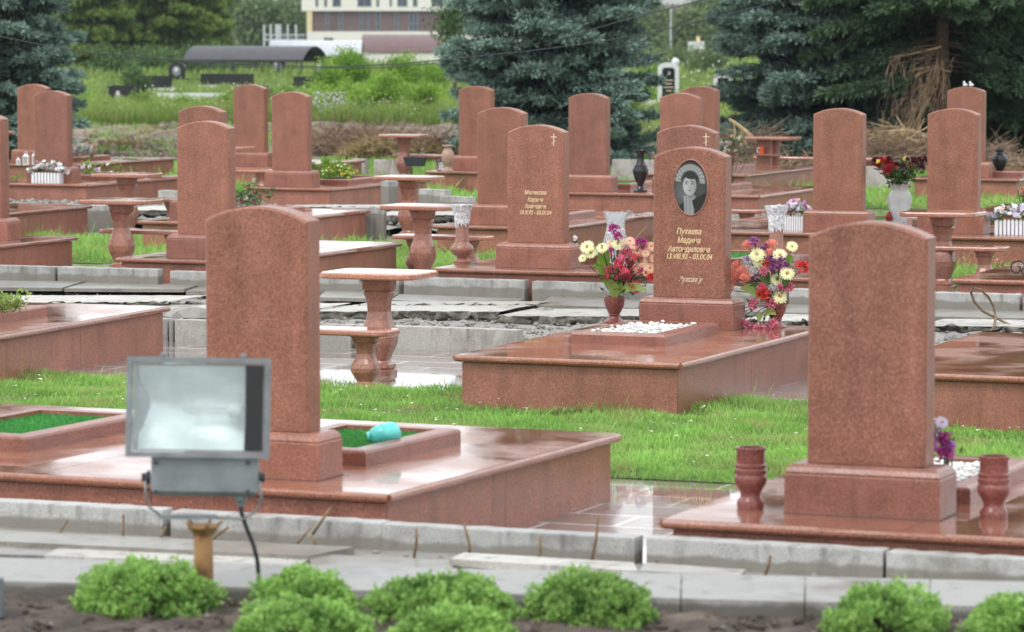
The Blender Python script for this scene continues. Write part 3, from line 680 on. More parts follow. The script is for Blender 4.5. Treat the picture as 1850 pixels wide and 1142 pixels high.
flag('long wet slab over the dark gap, left of the near left headstone', [(116, 521), (332, 522), (366, 513), (156, 510)], .165, .035, group=G2)
flag('short wet slab tucked beside the near left headstone', [(336, 526), (560, 530), (585, 517), (370, 514)], .155, .04, group=G2)
flag('wet slab right of the nearest table', [(706, 542), (912, 551), (948, 540), (722, 531)], .16, .04, group=G2)
flag('low wet slab between two slabs in the centre of the aisle', [(913, 559), (1085, 563), (1105, 546), (940, 545)], .125, .03, group=G2)
flag('wet slab left of the bouquet goblet', [(970, 551), (1150, 556), (1178, 539), (1000, 533)], .16, .035, group=G2)
flag('wet slab behind the right bouquet', [(1330, 562), (1560, 568), (1590, 553), (1350, 548)], .155, .04, group=G2)
flag('wet slab at the right behind the wire loop, over a dark gap', [(1600, 570), (1990, 578), (1990, 560), (1620, 554)], .155, .04, group=G2)
flag('wet slab behind the nearest table', [(575, 537), (703, 540), (720, 529), (590, 524)], .155, .035, group=G2)
# broken concrete slab: light worn top and a ragged broken face
def broken(label, px0, px1, yf, yb, zt, th, seed, v_near=None):
    rr = np.random.default_rng(seed); a = P(px0, yf, zt); b = P(px1, yf, zt); a2 = P(px0, yb, zt); b2 = P(px1, yb, zt)
    if v_near: pass
    L = b[0] - a[0]; n = max(6, int(L / .05)); c = ((a[0] + b[0]) / 2, (a[1] + b[1]) / 2)
    prof = [(.30, -th), (.05, -th * .75), (-.035, -th * .42), (.02, -th * .2), (.0, -.006), (.02, 0), ((a2[1] - a[1]) * .5, .002), (a2[1] - a[1], 0)]
    vs = []
    off = np.cumsum(rr.normal(0, .022, n + 1)); off -= np.linspace(off[0], off[-1], n + 1)
    for k in range(n + 1):
        t = k / n; ux = a[0] + (b[0] - a[0]) * t; vy = a[1] + (b[1] - a[1]) * t
        for j, (dy, dz) in enumerate(prof):
            am = .045 if j in (1, 2, 3) else (.008 if j < 6 else .003)
            vs.append((ux - c[0] + rr.normal(0, am * .5), vy - c[1] + dy + off[k] * (1 if j < 6 else 0) + rr.normal(0, am), zt + dz + rr.normal(0, am * .35)))
    MI_ = []
    m_ = len(prof); i_ = np.arange((n + 1) * m_).reshape(n + 1, m_); f = np.stack([i_[:-1, :-1], i_[1:, :-1], i_[1:, 1:], i_[:-1, 1:]], -1).reshape(-1, 4)
    me = arrmesh('broken_concrete_slab', np.array(vs), f, 4); me.polygons.foreach_set('material_index', [1 if k_ % (m_ - 1) < 4 else 0 for k_ in range(len(me.polygons))])
    return tag(link('broken_concrete_slab', me, None, [M['paleconc'] if seed % 2 else M['conc'], M['brokenface']], (c[0], c[1], 0)), label, 'concrete slab', 'broken concrete slabs across the aisle')
broken('broken concrete bed left of the near headstone, thin cream top', -80, 300, 545, 531, .16, .07, 3)
broken('lower broken concrete edge behind the wet left platform', -60, 330, 560, 548, .12, .06, 2)
broken('broken concrete block with ragged face beside the near left headstone', 312, 560, 560, 545, .165, .15, 5)
broken('long broken concrete slab with ragged face, centre of the aisle', 575, 905, 562, 548, .165, .15, 7)
broken('broken concrete slab with ragged face left of the portrait platform', 900, 1190, 570, 556, .16, .15, 9)
broken('pale broken concrete slab behind the right bouquet', 1330, 1660, 580, 566, .14, .09, 11)
broken('broken concrete bed behind the right platform, beside the wire', 1662, 1960, 588, 575, .14, .09, 13)
broken('thin upper concrete layer across the aisle centre', 640, 960, 551, 543, .17, .03, 4)
broken('rear aisle broken concrete slab behind the left bench', 200, 330, 379, 370, .22, .12, 15)
broken('rear aisle broken concrete slab with ragged face, centre left', 655, 890, 388, 380, .24, .14, 17)
broken('rear aisle rubble slab below the yellow flower platform', 500, 700, 374, 369, .22, .06, 19)
broken('rear aisle broken slab left of the picket planter at right', 1320, 1460, 398, 390, .22, .12, 21)
for lab, px, py, s, gz in (('grey broken stone leaning on the low wall, large', 345, 572, .19, .13), ('small grey broken stone beside the larger one on the low wall', 315, 571, .12, .12), ('pale stone lump on the rubble at the right', 1724, 612, .09, .1), ('small pale stone on the aisle, left of the left goblet', 985, 562, .07, .15)):
    bm = BM(); bmesh.ops.create_icosphere(bm, subdivisions=2, radius=s, matrix=Matrix.Diagonal((1.3, .8, .55, 1))); rr = random.Random(int(px))
    for vv in bm.verts: vv.co *= rr.uniform(.78, 1.12)
    p = P(px, py, gz); tag(obj('broken_stone', bm, M['rubble'], None, loc=p), lab, 'stone', 'loose stones in the aisle')
# gravel and crumbs on the aisles: one countless mass
def crumbs(name, boxes, seed, m='rubble', lim=False):
    rr = np.random.default_rng(seed); vs = []; 
    base = np.array([(1, 0, 0), (-1, 0, 0), (0, 1, 0), (0, -1, 0), (0, 0, 1), (0, 0, -1)], float); ff = np.array([(0, 2, 4), (2, 1, 4), (1, 3, 4), (3, 0, 4), (2, 0, 5), (1, 2, 5), (3, 1, 5), (0, 3, 5)])
    V_, F_ = [], []; k = 0
    for (u0, u1, v0, v1, z, cnt, smax) in boxes:
        c = np.stack([rr.uniform(u0, u1, cnt), rr.uniform(v0, v1, cnt), np.full(cnt, z)], 1)
        if lim:
            X = c[:, 0] * math.cos(TH) + c[:, 1] * math.sin(TH); D = -c[:, 0] * math.sin(TH) + c[:, 1] * math.cos(TH); c = c[D < 15.27 - .148 * X]; cnt = len(c)
        s = smax * rr.random(cnt) ** 2 + .006
        b = base[None] * s[:, None, None] * rr.uniform(.6, 1.4, (cnt, 6, 1)) * np.array([1.2, 1, .7]); a = rr.uniform(0, 6.28, cnt)
        x = b[..., 0] * np.cos(a)[:, None] - b[..., 1] * np.sin(a)[:, None]; y = b[..., 0] * np.sin(a)[:, None] + b[..., 1] * np.cos(a)[:, None]
        b = np.stack([x, y, b[..., 2]], -1) + c[:, None]; V_.append(b.reshape(-1, 3)); F_.append((ff[None] + (np.arange(cnt) * 6)[:, None, None] + k).reshape(-1, 3)); k += cnt * 6
    tag(link(name, arrmesh(name, np.concatenate(V_), np.concatenate(F_), 3), None, M[m]), kind='stuff')
crumbs('rubble_crumbs', [(-26, -6, 29.5, 31.4, .09, 4200, .032), (-26, -6, 31.4, 33.7, .09, 1500, .025), (-36, -8, 45.6, 50.3, .12, 9000, .07), (-16, -2, 15.8, 16.7, .20, 500, .02)], 12)

# ================================================================ VASES, URNS, LANTERNS
def lathe_thing(name, label, cat, loc, prof, m, n=28, group=None, smooth=True, parts=None, rz=0):
    t = thing(name, label, cat, loc, rz, group)
    bm = BM(); lathe(bm, prof, n); o = obj('body', bm, m, t, smooth=smooth)
    try: o.data.set_sharp_from_angle(angle=math.radians(38))
    except Exception: pass
    return t
CUPV = [(.068, 0), (.070, .03), (.066, .045), (.052, .06), (.050, .075), (.062, .10), (.078, .125), (.083, .15), (.080, .172), (.076, .176), (.080, .18), (.081, .20), (.076, .206), (.079, .212), (.079, .225), (.073, .23), (.070, .29), (.078, .302), (.078, .312), (.064, .312), (.062, .22), (.0, .21)]
lathe_thing('cup_vase', 'dark red stone cup vase left of the nearest right headstone', 'vase', P(1356, 919, .40), CUPV, M['vase'], group='dark red cup vases')
lathe_thing('cup_vase', 'dark red stone cup vase at the right edge before the pebble bed', 'vase', P(1795, 937, .40), CUPV, M['vase'], group='dark red cup vases')
GOB = [(.088, 0), (.088, .012), (.062, .03), (.046, .045), (.043, .058), (.056, .066), (.046, .074), (.060, .10), (.078, .14), (.086, .18), (.086, .215), (.078, .218), (.074, .15), (.0, .12)]
g1 = P(1110, 583, .40); g2 = P(1402, 592, .40)
lathe_thing('stone_goblet', 'dark red stone goblet holding the bouquet of red roses and peach daisies', 'vase', g1, GOB, M['vase'], group='stone goblets beside the portrait headstone')
lathe_thing('stone_goblet', 'dark red stone goblet behind the trailing pink flowers', 'vase', g2, GOB, M['vase'], group='stone goblets beside the portrait headstone')
# crystal vase behind left bouquet
CRY = [(.075, 0), (.09, .02), (.085, .06), (.10, .16), (.115, .27), (.105, .37), (.082, .46), (.078, .52), (.092, .60), (.108, .64), (.102, .64), (.074, .53), (.10, .36), (.108, .27), (.07, .05), (.0, .04)]
pc = P(1112, 497, .40); s_ = (V(1112, 384, pc[1])[2] - .40) / .64
lathe_thing('crystal_vase', 'tall cut crystal vase rising behind the left bouquet', 'vase', pc, [(r * 1.12, z * s_) for r, z in CRY], M['crystal'], 32)
# granite torch vases with frosted dripping tops
TV = [(.085, 0), (.088, .02), (.078, .035), (.055, .05), (.06, .065), (.10, .09), (.118, .13), (.12, .15), (.105, .18), (.075, .205), (.070, .215), (.068, .40)]
def torch(label, loc, h):
    t = thing('torch_vase', label, 'vase', loc, 0, 'granite vases with frosted dripping tops'); s = h / .60
    bm = BM(); lathe(bm, [(r, z * s) for r, z in TV], 28); o = obj('stem', bm, M['table'], t, smooth=True)
    try: o.data.set_sharp_from_angle(angle=math.radians(40))
    except Exception: pass
    n = 40; rr = random.Random(5); bm = BM()
    low = [rr.uniform(-.03, .03) for _ in range(n)]
    rings = []
    for r, z, k in ((.072, .385, 1), (.078, .44, .2), (.088, .52, 0), (.115, .585, 0), (.12, .60, 0), (.10, .60, 0), (.075, .55, 0)):
        rings.append([((r + rr.uniform(-.004, .004)) * math.cos(6.2832 * i / n), (r + rr.uniform(-.004, .004)) * math.sin(6.2832 * i / n), z * s + low[i] * k) for i in range(n)])
    loft(bm, rings, caps=False); obj('frosted_top', bm, M['wax'], t, smooth=False)
torch('granite torch vase with frosted top on the corner of the gold-text platform', P(835, 475, .40), .60)
torch('granite torch vase with frosted top behind the right bouquet', P(1402, 497, .40), .68)
# black urns
URN = [(.10, 0), (.10, .02), (.07, .035), (.06, .06), (.045, .08), (.05, .11), (.085, .18), (.115, .27), (.12, .32), (.105, .36), (.10, .375), (.108, .38), (.085, .40), (.062, .43), (.055, .50), (.062, .56), (.10, .60), (.105, .615), (.085, .615), (.05, .55), (0, .5)]
t = lathe_thing('black_urn', 'black urn with handles on the long centre platform, a wilted stem in it', 'urn', P(1157, 346, .38), URN, M['blackstone'], 20, 'black stone urns')
bm = BM()
for s in (-1, 1): tube(bm, [(s * .06, 0, .58), (s * .12, 0, .585), (s * .155, 0, .54), (s * .15, 0, .47)], .009, 6)
obj('handle', bm, M['metaldark'], t, smooth=True)
lathe_thing('black_urn', 'black lidded urn on the far right platform', 'urn', P(1806, 318, .40), [(.10, 0), (.10, .02), (.06, .04), (.05, .07), (.09, .15), (.125, .24), (.13, .29), (.10, .34), (.055, .365), (.05, .39), (.09, .41), (.10, .42), (.09, .435), (.03, .445), (.025, .47), (0, .475)], M['blackstone'], 20, 'black stone urns')
lathe_thing('pale_urn', 'pale speckled granite urn on the far platform beside the dark lantern', 'urn', P(809, 311, .36), [(.11, 0), (.11, .03), (.075, .05), (.06, .09), (.08, .13), (.105, .22), (.11, .30), (.085, .36), (.062, .39), (.062, .42), (.10, .44), (.10, .46), (0, .46)], M['palevase'], 20)
def lantern(label, loc, h, m, group):
    t = thing('lantern', label, 'lantern', loc, U(0, 1), group); w_ = h * .2
    bm = BM(); rectloft(bm, [(0, w_, w_), (h * .06, w_, w_)]); rectloft(bm, [(h * .62, w_, w_), (h * .66, w_ * 1.1, w_ * 1.1), (h * .80, w_ * .4, w_ * .4), (h * .86, w_ * .3, w_ * .3)])
    for sx in (-1, 1):
        for sy in (-1, 1): box(bm, sx * w_ * .9 - .004, sx * w_ * .9 + .004, sy * w_ * .9 - .004, sy * w_ * .9 + .004, h * .06, h * .62)
    tube(bm, [(-w_ * .5, 0, h * .8), (-w_ * .5, 0, h * .95), (0, 0, h), (w_ * .5, 0, h * .95), (w_ * .5, 0, h * .8)], .005, 5); obj('frame', bm, m, t)
    bm = BM(); rectloft(bm, [(h * .062, w_ * .8, w_ * .8), (h * .618, w_ * .8, w_ * .8)]); obj('glass', bm, M['glass'], t)
GL = 'lanterns on the far left platform'
lantern('white lantern left of the far left headstone pair, whole one', P(47, 298, .36), .235, M['white'], GL)
lantern('white lantern half hidden by the front left headstone', P(63, 297, .36), .235, M['white'], GL)
lantern('small low glass lantern, leftmost on the far left platform', P(33, 298, .36), .14, M['white'], GL)
lantern('dark metal lantern beside the pale urn', P(796, 309, .36), .26, M['metaldark'], None)
# plant trough below bench
p = P(762, 322, .05); t = thing('plant_trough', 'black plastic plant trough under the far bench', 'plant pot', (p[0], p[1] - .3, 0.28))
bm = BM(); loft(bm, [[(-.15, -.1, 0), (.15, -.1, 0), (.15, .1, 0), (-.15, .1, 0)], [(-.19, -.13, .17), (.19, -.13, .17), (.19, .13, .17), (-.19, .13, .17)], [(-.17, -.11, .165), (.17, -.11, .165), (.17, .11, .165), (-.17, .11, .165)], [(-.14, -.09, .1), (.14, -.09, .1), (.14, .09, .1), (-.14, .09, .1)]]); obj('pot', bm, M['metaldark'], t)
# glass rose vase
pr = P(1625, 412, .40); hv = V(1625, 332, pr[1])[2] - .40
lathe_thing('glass_vase', 'clear glass vase holding dark red roses', 'vase', pr, [(r, z * hv / .64) for r, z in [(.09, 0), (.095, .02), (.08, .05), (.10, .16), (.13, .30), (.15, .42), (.125, .50), (.10, .545), (.125, .62), (.14, .64), (.135, .64), (.095, .55), (.12, .49), (.143, .42), (.07, .06), (0, .05)]], M['crystal'], 32)
# red grave candle and clover pot
p = P(1606, 412, .40); lathe_thing('grave_candle', 'small dark red grave candle left of the rose vase', 'candle', p, [(.04, 0), (.045, .02), (.045, .05), (.02, .06), (.035, .09), (.05, .13), (.04, .17), (.015, .20), (0, .205)], M['candle'], 16)
# turquoise plastic bottle
p = P(692, 803, .455); t = thing('plastic_bottle', 'crumpled turquoise plastic bottle lying on the green turf bed', 'bottle', (p[0], p[1] + .03, .512), math.radians(25))
bm = BM(); lathe(bm, [(0.0, -.085), (.03, -.083), (.045, -.07), (.058, -.045), (.064, -.02), (.062, 0), (.066, .02), (.062, .05), (.048, .075), (.02, .088), (0, .091)], 14)
rr = random.Random(9)
for vv in bm.verts: vv.co *= rr.uniform(.93, 1.05)
bm.transform(Matrix.Rotation(math.radians(82), 4, 'Y')); obj('bottle_body', bm, M['turq'], t, smooth=True)
bm = BM(); lathe(bm, [(.026, -.105), (.028, -.088), (.026, -.084)], 14); bm.transform(Matrix.Rotation(math.radians(82), 4, 'Y')); obj('base_cap', bm, M['turq'], t, smooth=True)

# iron scroll at far right and loose wire loop
p = P(1840, 503, .40); t = thing('iron_scroll', 'black wrought iron scroll stand at the right margin', 'ironwork', (p[0], p[1] + .1, .40))
bm = BM()
def spiral(cx, cz, r0, r1, a0, a1, n=28): return [(cx + (r0 + (r1 - r0) * k / n) * math.cos(a0 + (a1 - a0) * k / n), 0, cz + (r0 + (r1 - r0) * k / n) * math.sin(a0 + (a1 - a0) * k / n)) for k in range(n + 1)]
tube(bm, spiral(-.04, .09, .02, .085, 7.5, .2) + [(.10, 0, .2), (.13, 0, .33), (.17, 0, .5)], .008, 6); tube(bm, spiral(.04, .075, .015, .07, -5, 1.2) + [(.12, 0, .22), (.16, 0, .4)], .007, 6); obj('scroll_bars', bm, M['iron'], t, smooth=True)
vw = 32.2; pts = [(1860, 604), (1820, 585), (1775, 562), (1760, 545), (1754, 528), (1760, 521), (1772, 524), (1785, 536), (1796, 555), (1799, 575), (1796, 590), (1790, 598)]
bm = BM(); tube(bm, [V(x - 0, y, vw + .25 * math.sin(i_)) for i_, (x, y) in enumerate(pts)], .012, 6)
tag(obj('wire_loop', bm, M['wire'], None, smooth=True), 'rusty looped wire rising from the rubble at the right', 'wire')
# rebar stakes in front of the near kerb
st = [(75, 1005, 122, 940), (214, 1003, 223, 930), (268, 1000, 300, 952), (360, 985, 412, 953), (500, 1015, 560, 955), (573, 1010, 563, 968), (745, 1006, 752, 955), (850, 1020, 838, 945), (968, 1022, 976, 968), (1066, 1010, 1080, 935), (1186, 1035, 1186, 1012), (1378, 1035, 1392, 1004)]
nm = ['leftmost', 'left of the lamp housing, pale and upright', 'leaning right, under the floodlight', 'leaning, right of the rusty post', 'long leaning, behind the second shrub', 'short pale, forked with the leaning one', 'pale upright, above the third shrub', 'tall rusty, at the pale slab', 'short rusty, right of the tall one', 'tallest, above the fourth shrub', 'stubby, right of the wet gap', 'faint, before the right kerb stone']
for (x0, y0, x1, y1), l in zip(st, nm):
    a = V(x0, y0, 16.52 if x0 > 600 else 16.6); b = V(x1, y1, a[1] - .02); mid_ = [(a[i_] + b[i_]) / 2 + (.012 if i_ == 0 else 0) for i_ in range(3)]
    bm = BM(); tube(bm, [(0, 0, -.05), [mid_[i_] - a[i_] for i_ in range(3)], [b[i_] - a[i_] for i_ in range(3)]], .0085, 6, r1=.0065)
    if x0 == 500:
        e = V(597, 918, a[1]); c = V(565, 965, a[1]); tube(bm, [[c[i_] - a[i_] for i_ in range(3)], [e[i_] - a[i_] for i_ in range(3)]], .0075, 6)
    tag(obj('rusty_stake', bm, M['wire'], None, smooth=True, loc=a), 'thin rusty stake before the near kerb: ' + l, 'stake', 'rusty stakes before the near kerb')
# doves on the far right headstone
for k, x in enumerate((1743, 1754)):
    q = V(x, 156, 57.75); bm = BM()
    bmesh.ops.create_uvsphere(bm, u_segments=12, v_segments=8, radius=.035, matrix=Matrix.Translation((0, 0, .035)) @ Matrix.Diagonal((.8, 1.5, .9, 1)))
    bmesh.ops.create_uvsphere(bm, u_segments=10, v_segments=6, radius=.019, matrix=Matrix.Translation((0, -.045, .075)))
    bmesh.ops.create_cone(bm, segments=8, radius1=.02, radius2=.004, depth=.07, matrix=Matrix.Translation((0, .07, .03)) @ Matrix.Rotation(math.pi / 2, 4, 'X'))
    tag(obj('white_dove', bm, M['white'], None, smooth=True, loc=(q[0], q[1], 1.856)), 'small white dove figure on the far right headstone, ' + ('left' if k == 0 else 'right') + ' one', 'figurine', 'white doves')

# ================================================================ FLOWERS
def add_q(V_, F_, T_, pts, t):
    k = len(V_); V_ += pts; F_.append(tuple(range(k, k + 4))); T_ += [t] * 4
def flower_mesh(kind, name, seed=0):
    rr = random.Random(seed); V_, F_, T_, MI = [], [], [], []
    def pet(a, r0, r1, w_, z0, z1, t, mi=0):
        c, s = math.cos(a), math.sin(a)
        p0 = (r0 * c, r0 * s, z0); p2 = (r1 * c, r1 * s, z1); rm = r0 + (r1 - r0) * .65; zm = z0 + (z1 - z0) * .7
        add_q(V_, F_, T_, [p0, (rm * c - w_ * s, rm * s + w_ * c, zm), p2, (rm * c + w_ * s, rm * s - w_ * c, zm)], t); MI.append(mi)
    if kind == 'daisy':
        for L, (n, z, r) in enumerate(((17, .0, 1), (15, .1, .82), (12, .18, .6))):
            for i in range(n): pet(6.283 * (i + L * .5 + rr.uniform(-.15, .15)) / n, .15, r * rr.uniform(.92, 1.05), .15, z, z + .06 + rr.uniform(0, .12), rr.uniform(.5, 1))
        for i in range(26):
            a = rr.uniform(0, 6.28); q = rr.uniform(0, .22); pet(a, q, q + .09, .05, .22, .32 - q * .3, rr.uniform(.4, 1), 1)
    elif kind == 'carn':
        for i in range(120):
            a = rr.uniform(0, 6.28); e = rr.uniform(-.1, 1.5); r = rr.uniform(.6, 1); c = math.cos(e)
            p = (r * c * math.cos(a), r * c * math.sin(a), r * math.sin(e) * .8); q = .22
            add_q(V_, F_, T_, [(p[0] * .45, p[1] * .45, p[2] * .45)] + [(p[0] + rr.uniform(-q, q), p[1] + rr.uniform(-q, q), p[2] + rr.uniform(-q, q)) for _ in range(3)], rr.random()); MI.append(0)
    elif kind == 'rose':
        for L, (n, r, h) in enumerate(((5, .85, .55), (5, .62, .8), (4, .42, .95), (3, .22, 1.0))):
            for i in range(n):
                a = 6.283 * (i + L * .37) / n; da = 3.6 / n
                pts = [(r * .55 * math.cos(a - da / 2), r * .55 * math.sin(a - da / 2), .0), (r * .55 * math.cos(a + da / 2), r * .55 * math.sin(a + da / 2), 0), (r * 1.15 * math.cos(a + da / 2), r * 1.15 * math.sin(a + da / 2), h), (r * 1.15 * math.cos(a - da / 2), r * 1.15 * math.sin(a - da / 2), h * .96)]
                add_q(V_, F_, T_, pts, .15 + .25 * L + rr.uniform(0, .1)); MI.append(0)
        for i in range(4): pet(6.283 * i / 4, 0, .2, .2, .7, .9, .2)
    else:
        for i in range(5): pet(6.283 * i / 5, .02, 1, .42, .15, rr.uniform(0, .2), rr.uniform(.6, 1))
        for i in range(5): pet(6.283 * (i + .5) / 5, .0, .6, .3, .25, .35, rr.uniform(.5, 1))
        pet(0, 0, .15, .12, .4, .42, .7, 1)
    me = arrmesh(name, np.array(V_), np.array(F_), 4, T_)
    me.polygons.foreach_set('material_index', MI); return me
FM = {}
def blossom(kind, col):
    k = (kind, col)
    if k not in FM:
        me = flower_mesh(kind, kind + '_blossom', hash(kind) % 7 if False else len(FM)); me.materials.append(M['p_' + col]); me.materials.append(M['p_core']); FM[k] = me
    return FM[k]
KN = dict(daisy='daisy_blossom', carn='carnation_blossom', rose='rose_bud', small='small_blossom')
def leaves(bm_pts, n, R0, size, seed, flat=1.0, up=.3, lo=-1, asp=.42):
    rr = np.random.default_rng(seed); c = np.array(bm_pts, float)
    k = rr.integers(0, len(c), n); d = unit(rr.normal(size=(n, 3)) + [0, 0, up]); d[:, 2] *= flat
    p = c[k] + rr.normal(size=(n, 3)) * R0; L = size * rr.uniform(.6, 1.3, n)
    return tri_blades(p, d * L[:, None], L * asp, rr), np.repeat(rr.random(n), 4)
def leaf_part(name, pts, n, R0, size, seed, m, parent, **k):
    (v, f), t = leaves(pts, n, R0, size, seed, **k); return link(name, arrmesh(name, v, f, 4, t), parent, m)
def bouquet(name, label, base, mouth, flowers, vplane, leafn=120, lsize=.05, lm='dleaf', group=None, leafpts=None, seed=1, depthj=.06):
    """flowers: (kind, colour, px, py, radius in px of the photograph)"""
    t = thing(name, label, 'flowers', base, 0, group); rr = random.Random(seed); st = BM(); pts = []
    for kind, col, px, py, rp in flowers:
        v = vplane - .03 + rr.uniform(-depthj, depthj); q = V(px, py, v); d = v * math.cos(TH) - q[0] * math.sin(TH); r = rp * d / F * {'daisy': 1.0, 'carn': 1.25, 'rose': 1.6, 'small': 1.3}[kind]
        lp = (q[0] - base[0], q[1] - base[1], q[2] - base[2])
        o = link(KN[kind], blossom(kind, col), t, None, lp); o.scale = (r, r, r)
        out = Vector((lp[0] - mouth[0], 0, lp[2] - mouth[2])); out = out.normalized() if out.length > 1e-4 else Vector((0, 0, 1))
        face = (Vector((.28, -1.0, .25)) + out * (.55 if kind != 'rose' else 1.1)).normalized()
        o.rotation_mode = 'QUATERNION'; o.rotation_quaternion = face.to_track_quat('Z', 'Y') @ Matrix.Rotation(rr.uniform(0, 6), 3, 'Z').to_quaternion()
        mo = Vector(mouth) ; e = Vector(lp) - face * r * .3; midp = mo.lerp(e, .5) + Vector((0, .0, .03)); pts += [tuple(mo.lerp(e, .35)), tuple(midp), tuple(mo.lerp(e, .8))]
        tube(st, [mo - Vector((0, 0, .08)), mo, midp, e], .0035, 5)
    obj('stems', st, M['dleaf'], t)
    leaf_part('foliage', pts + (leafpts or []), leafn, .035, lsize, seed, M[lm], t)
    return t
f1 = [('daisy', 'yellow', 1061, 447, 15), ('daisy', 'yellow', 1068, 458, 13), ('daisy', 'yellow', 1118, 441, 15), ('daisy', 'yellow', 1088, 449, 12), ('daisy', 'yellow', 1053, 467, 9), ('daisy', 'yellow', 1128, 446, 11),
      ('daisy', 'peach', 1138, 436, 10), ('daisy', 'peach', 1151, 454, 11), ('daisy', 'peach', 1159, 474, 12), ('daisy', 'peach', 1174, 485, 12), ('daisy', 'peach', 1177, 446, 11), ('daisy', 'peach', 1181, 468, 10), ('daisy', 'peach', 1166, 458, 9), ('daisy', 'peach', 1102, 441, 8), ('daisy', 'peach', 1168, 494, 8),
      ('carn', 'magenta', 1109, 414, 10), ('carn', 'magenta', 1117, 428, 8), ('carn', 'magenta', 1158, 440, 11), ('carn', 'purple', 1120, 459, 7), ('carn', 'magenta', 1104, 452, 5),
      ('rose', 'rose', 1097, 466, 8), ('rose', 'rose', 1129, 458, 8), ('rose', 'rose', 1146, 468, 8), ('rose', 'rose', 1118, 482, 8), ('rose', 'rose', 1099, 491, 8), ('rose', 'rose', 1110, 491, 8), ('rose', 'rose', 1142, 488, 8), ('rose', 'rose', 1118, 504, 8), ('rose', 'rose', 1106, 513, 9), ('rose', 'rose', 1131, 508, 8), ('rose', 'rose', 1143, 521, 9), ('rose', 'red', 1172, 502, 8), ('rose', 'pink', 1122, 470, 7), ('rose', 'rose', 1136, 478, 7), ('rose', 'rose', 1126, 494, 7), ('daisy', 'peach', 1145, 444, 9), ('carn', 'palepink', 1130, 446, 6), ('rose', 'rose', 1152, 492, 7), ('daisy', 'peach', 1167, 443, 9), ('small', 'peach', 1150, 484, 7), ('rose', 'rose', 1137, 499, 7), ('rose', 'rose', 1098, 503, 7)]
t = bouquet('flower_bouquet', 'bouquet of pale yellow and peach daisies with small red roses, left of the portrait headstone', (g1[0], g1[1], g1[2] + .2), (0, 0, 0), f1, g1[1], 230, .05, 'dleaf', 'bouquets flanking the portrait headstone', seed=3)
def bigleaf(parent, name, a, b, w_, m, bend=.04):
    n = 8; V_, F_ = [], []; a = Vector(a); b = Vector(b); d = b - a; s = d.cross(Vector((.3, -1, .2))).normalized()
    for i in range(n + 1):
        t_ = i / n; ww = w_ * math.sin(math.pi * min(1, t_ * .92 + .06)) ** .8; c = a + d * t_ + Vector((0, 0, bend * math.sin(math.pi * t_)))
        V_ += [c - s * ww, c + Vector((0, .01, -.012)), c + s * ww]
        if i: k = i * 3; F_ += [(k - 3, k - 2, k + 1, k), (k - 2, k - 1, k + 2, k + 1)]
    return link(name, arrmesh(name, np.array([tuple(x) for x in V_]), np.array(F_), 4, [R() * .3 + .3] * len(V_), smooth=True), parent, m)
def lpt(px, py, v, base): q = V(px, py, v); return (q[0] - base[0], q[1] - base[1], q[2] - base[2])
B1 = (g1[0], g1[1], g1[2] + .2)
for (x0, y0, x1, y1, w_, m_) in ((1104, 510, 1080, 455, .026, 'bush'), (1100, 480, 1090, 448, .026, 'bush'), (1098, 505, 1070, 478, .026, 'bush'), (1085, 500, 1082, 465, .024, 'bush'), (1115, 530, 1168, 524, .035, 'pleaf'), (1108, 538, 1100, 505, .035, 'pleaf'), (1112, 538, 1122, 510, .035, 'pleaf'), (1095, 515, 1090, 500, .03, 'bush')):
    bigleaf(t, 'broad_leaf', lpt(x0, y0, g1[1] - .04, B1), lpt(x1, y1, g1[1] - .06, B1), w_, M[m_])
f2 = [('daisy', 'yellow', 1368, 461, 16), ('daisy', 'yellow', 1409, 462, 15), ('daisy', 'yellow', 1422, 495, 15), ('daisy', 'yellow', 1405, 506, 16), ('daisy', 'yellow', 1408, 536, 16), ('daisy', 'yellow', 1372, 474, 13), ('daisy', 'yellow', 1431, 446, 12),
      ('carn', 'purple', 1362, 437, 9), ('carn', 'purple', 1384, 446, 7), ('carn', 'purple', 1394, 468, 8), ('carn', 'purple', 1410, 474, 12), ('carn', 'purple', 1398, 483, 10), ('carn', 'white', 1353, 479, 12), ('carn', 'white', 1394, 525, 10), ('carn', 'purple', 1366, 500, 5),
      ('rose', 'salmon', 1353, 446, 8), ('rose', 'salmon', 1394, 445, 8), ('rose', 'salmon', 1391, 459, 7), ('rose', 'salmon', 1333, 483, 8), ('rose', 'salmon', 1324, 499, 8), ('rose', 'salmon', 1325, 510, 8), ('rose', 'salmon', 1338, 502, 8), ('rose', 'salmon', 1350, 505, 9), ('rose', 'salmon', 1323, 524, 8),
      ('carn', 'red', 1449, 484, 13), ('carn', 'red', 1380, 531, 13), ('carn', 'red', 1384, 477, 7), ('carn', 'pink', 1424, 518, 10), ('carn', 'pink', 1363, 549, 10), ('carn', 'pink', 1394, 548, 11),
      ('carn', 'pink', 1320, 566, 8), ('carn', 'pink', 1324, 573, 7), ('carn', 'pink', 1333, 577, 8), ('carn', 'pink', 1347, 583, 8), ('carn', 'pink', 1357, 591, 9), ('carn', 'pink', 1372, 592, 9), ('carn', 'pink', 1385, 593, 8), ('carn', 'pink', 1397, 584, 9), ('carn', 'pink', 1390, 588, 7), ('carn', 'purple', 1377, 452, 7), ('carn', 'pink', 1380, 490, 8), ('carn', 'lilac', 1350, 470, 8), ('rose', 'salmon', 1343, 492, 8), ('carn', 'pink', 1412, 520, 8), ('carn', 'rose', 1376, 520, 9), ('carn', 'white', 1362, 488, 8), ('carn', 'purple', 1420, 482, 7)]
B2 = (g2[0], g2[1], g2[2] + .2)
t = bouquet('flower_bouquet', 'bouquet of yellow daisies, purple and red carnations with a trailing pink garland', B2, (0, 0, 0), f2, g2[1] - .10, 230, .05, 'dleaf', 'bouquets flanking the portrait headstone', seed=4)
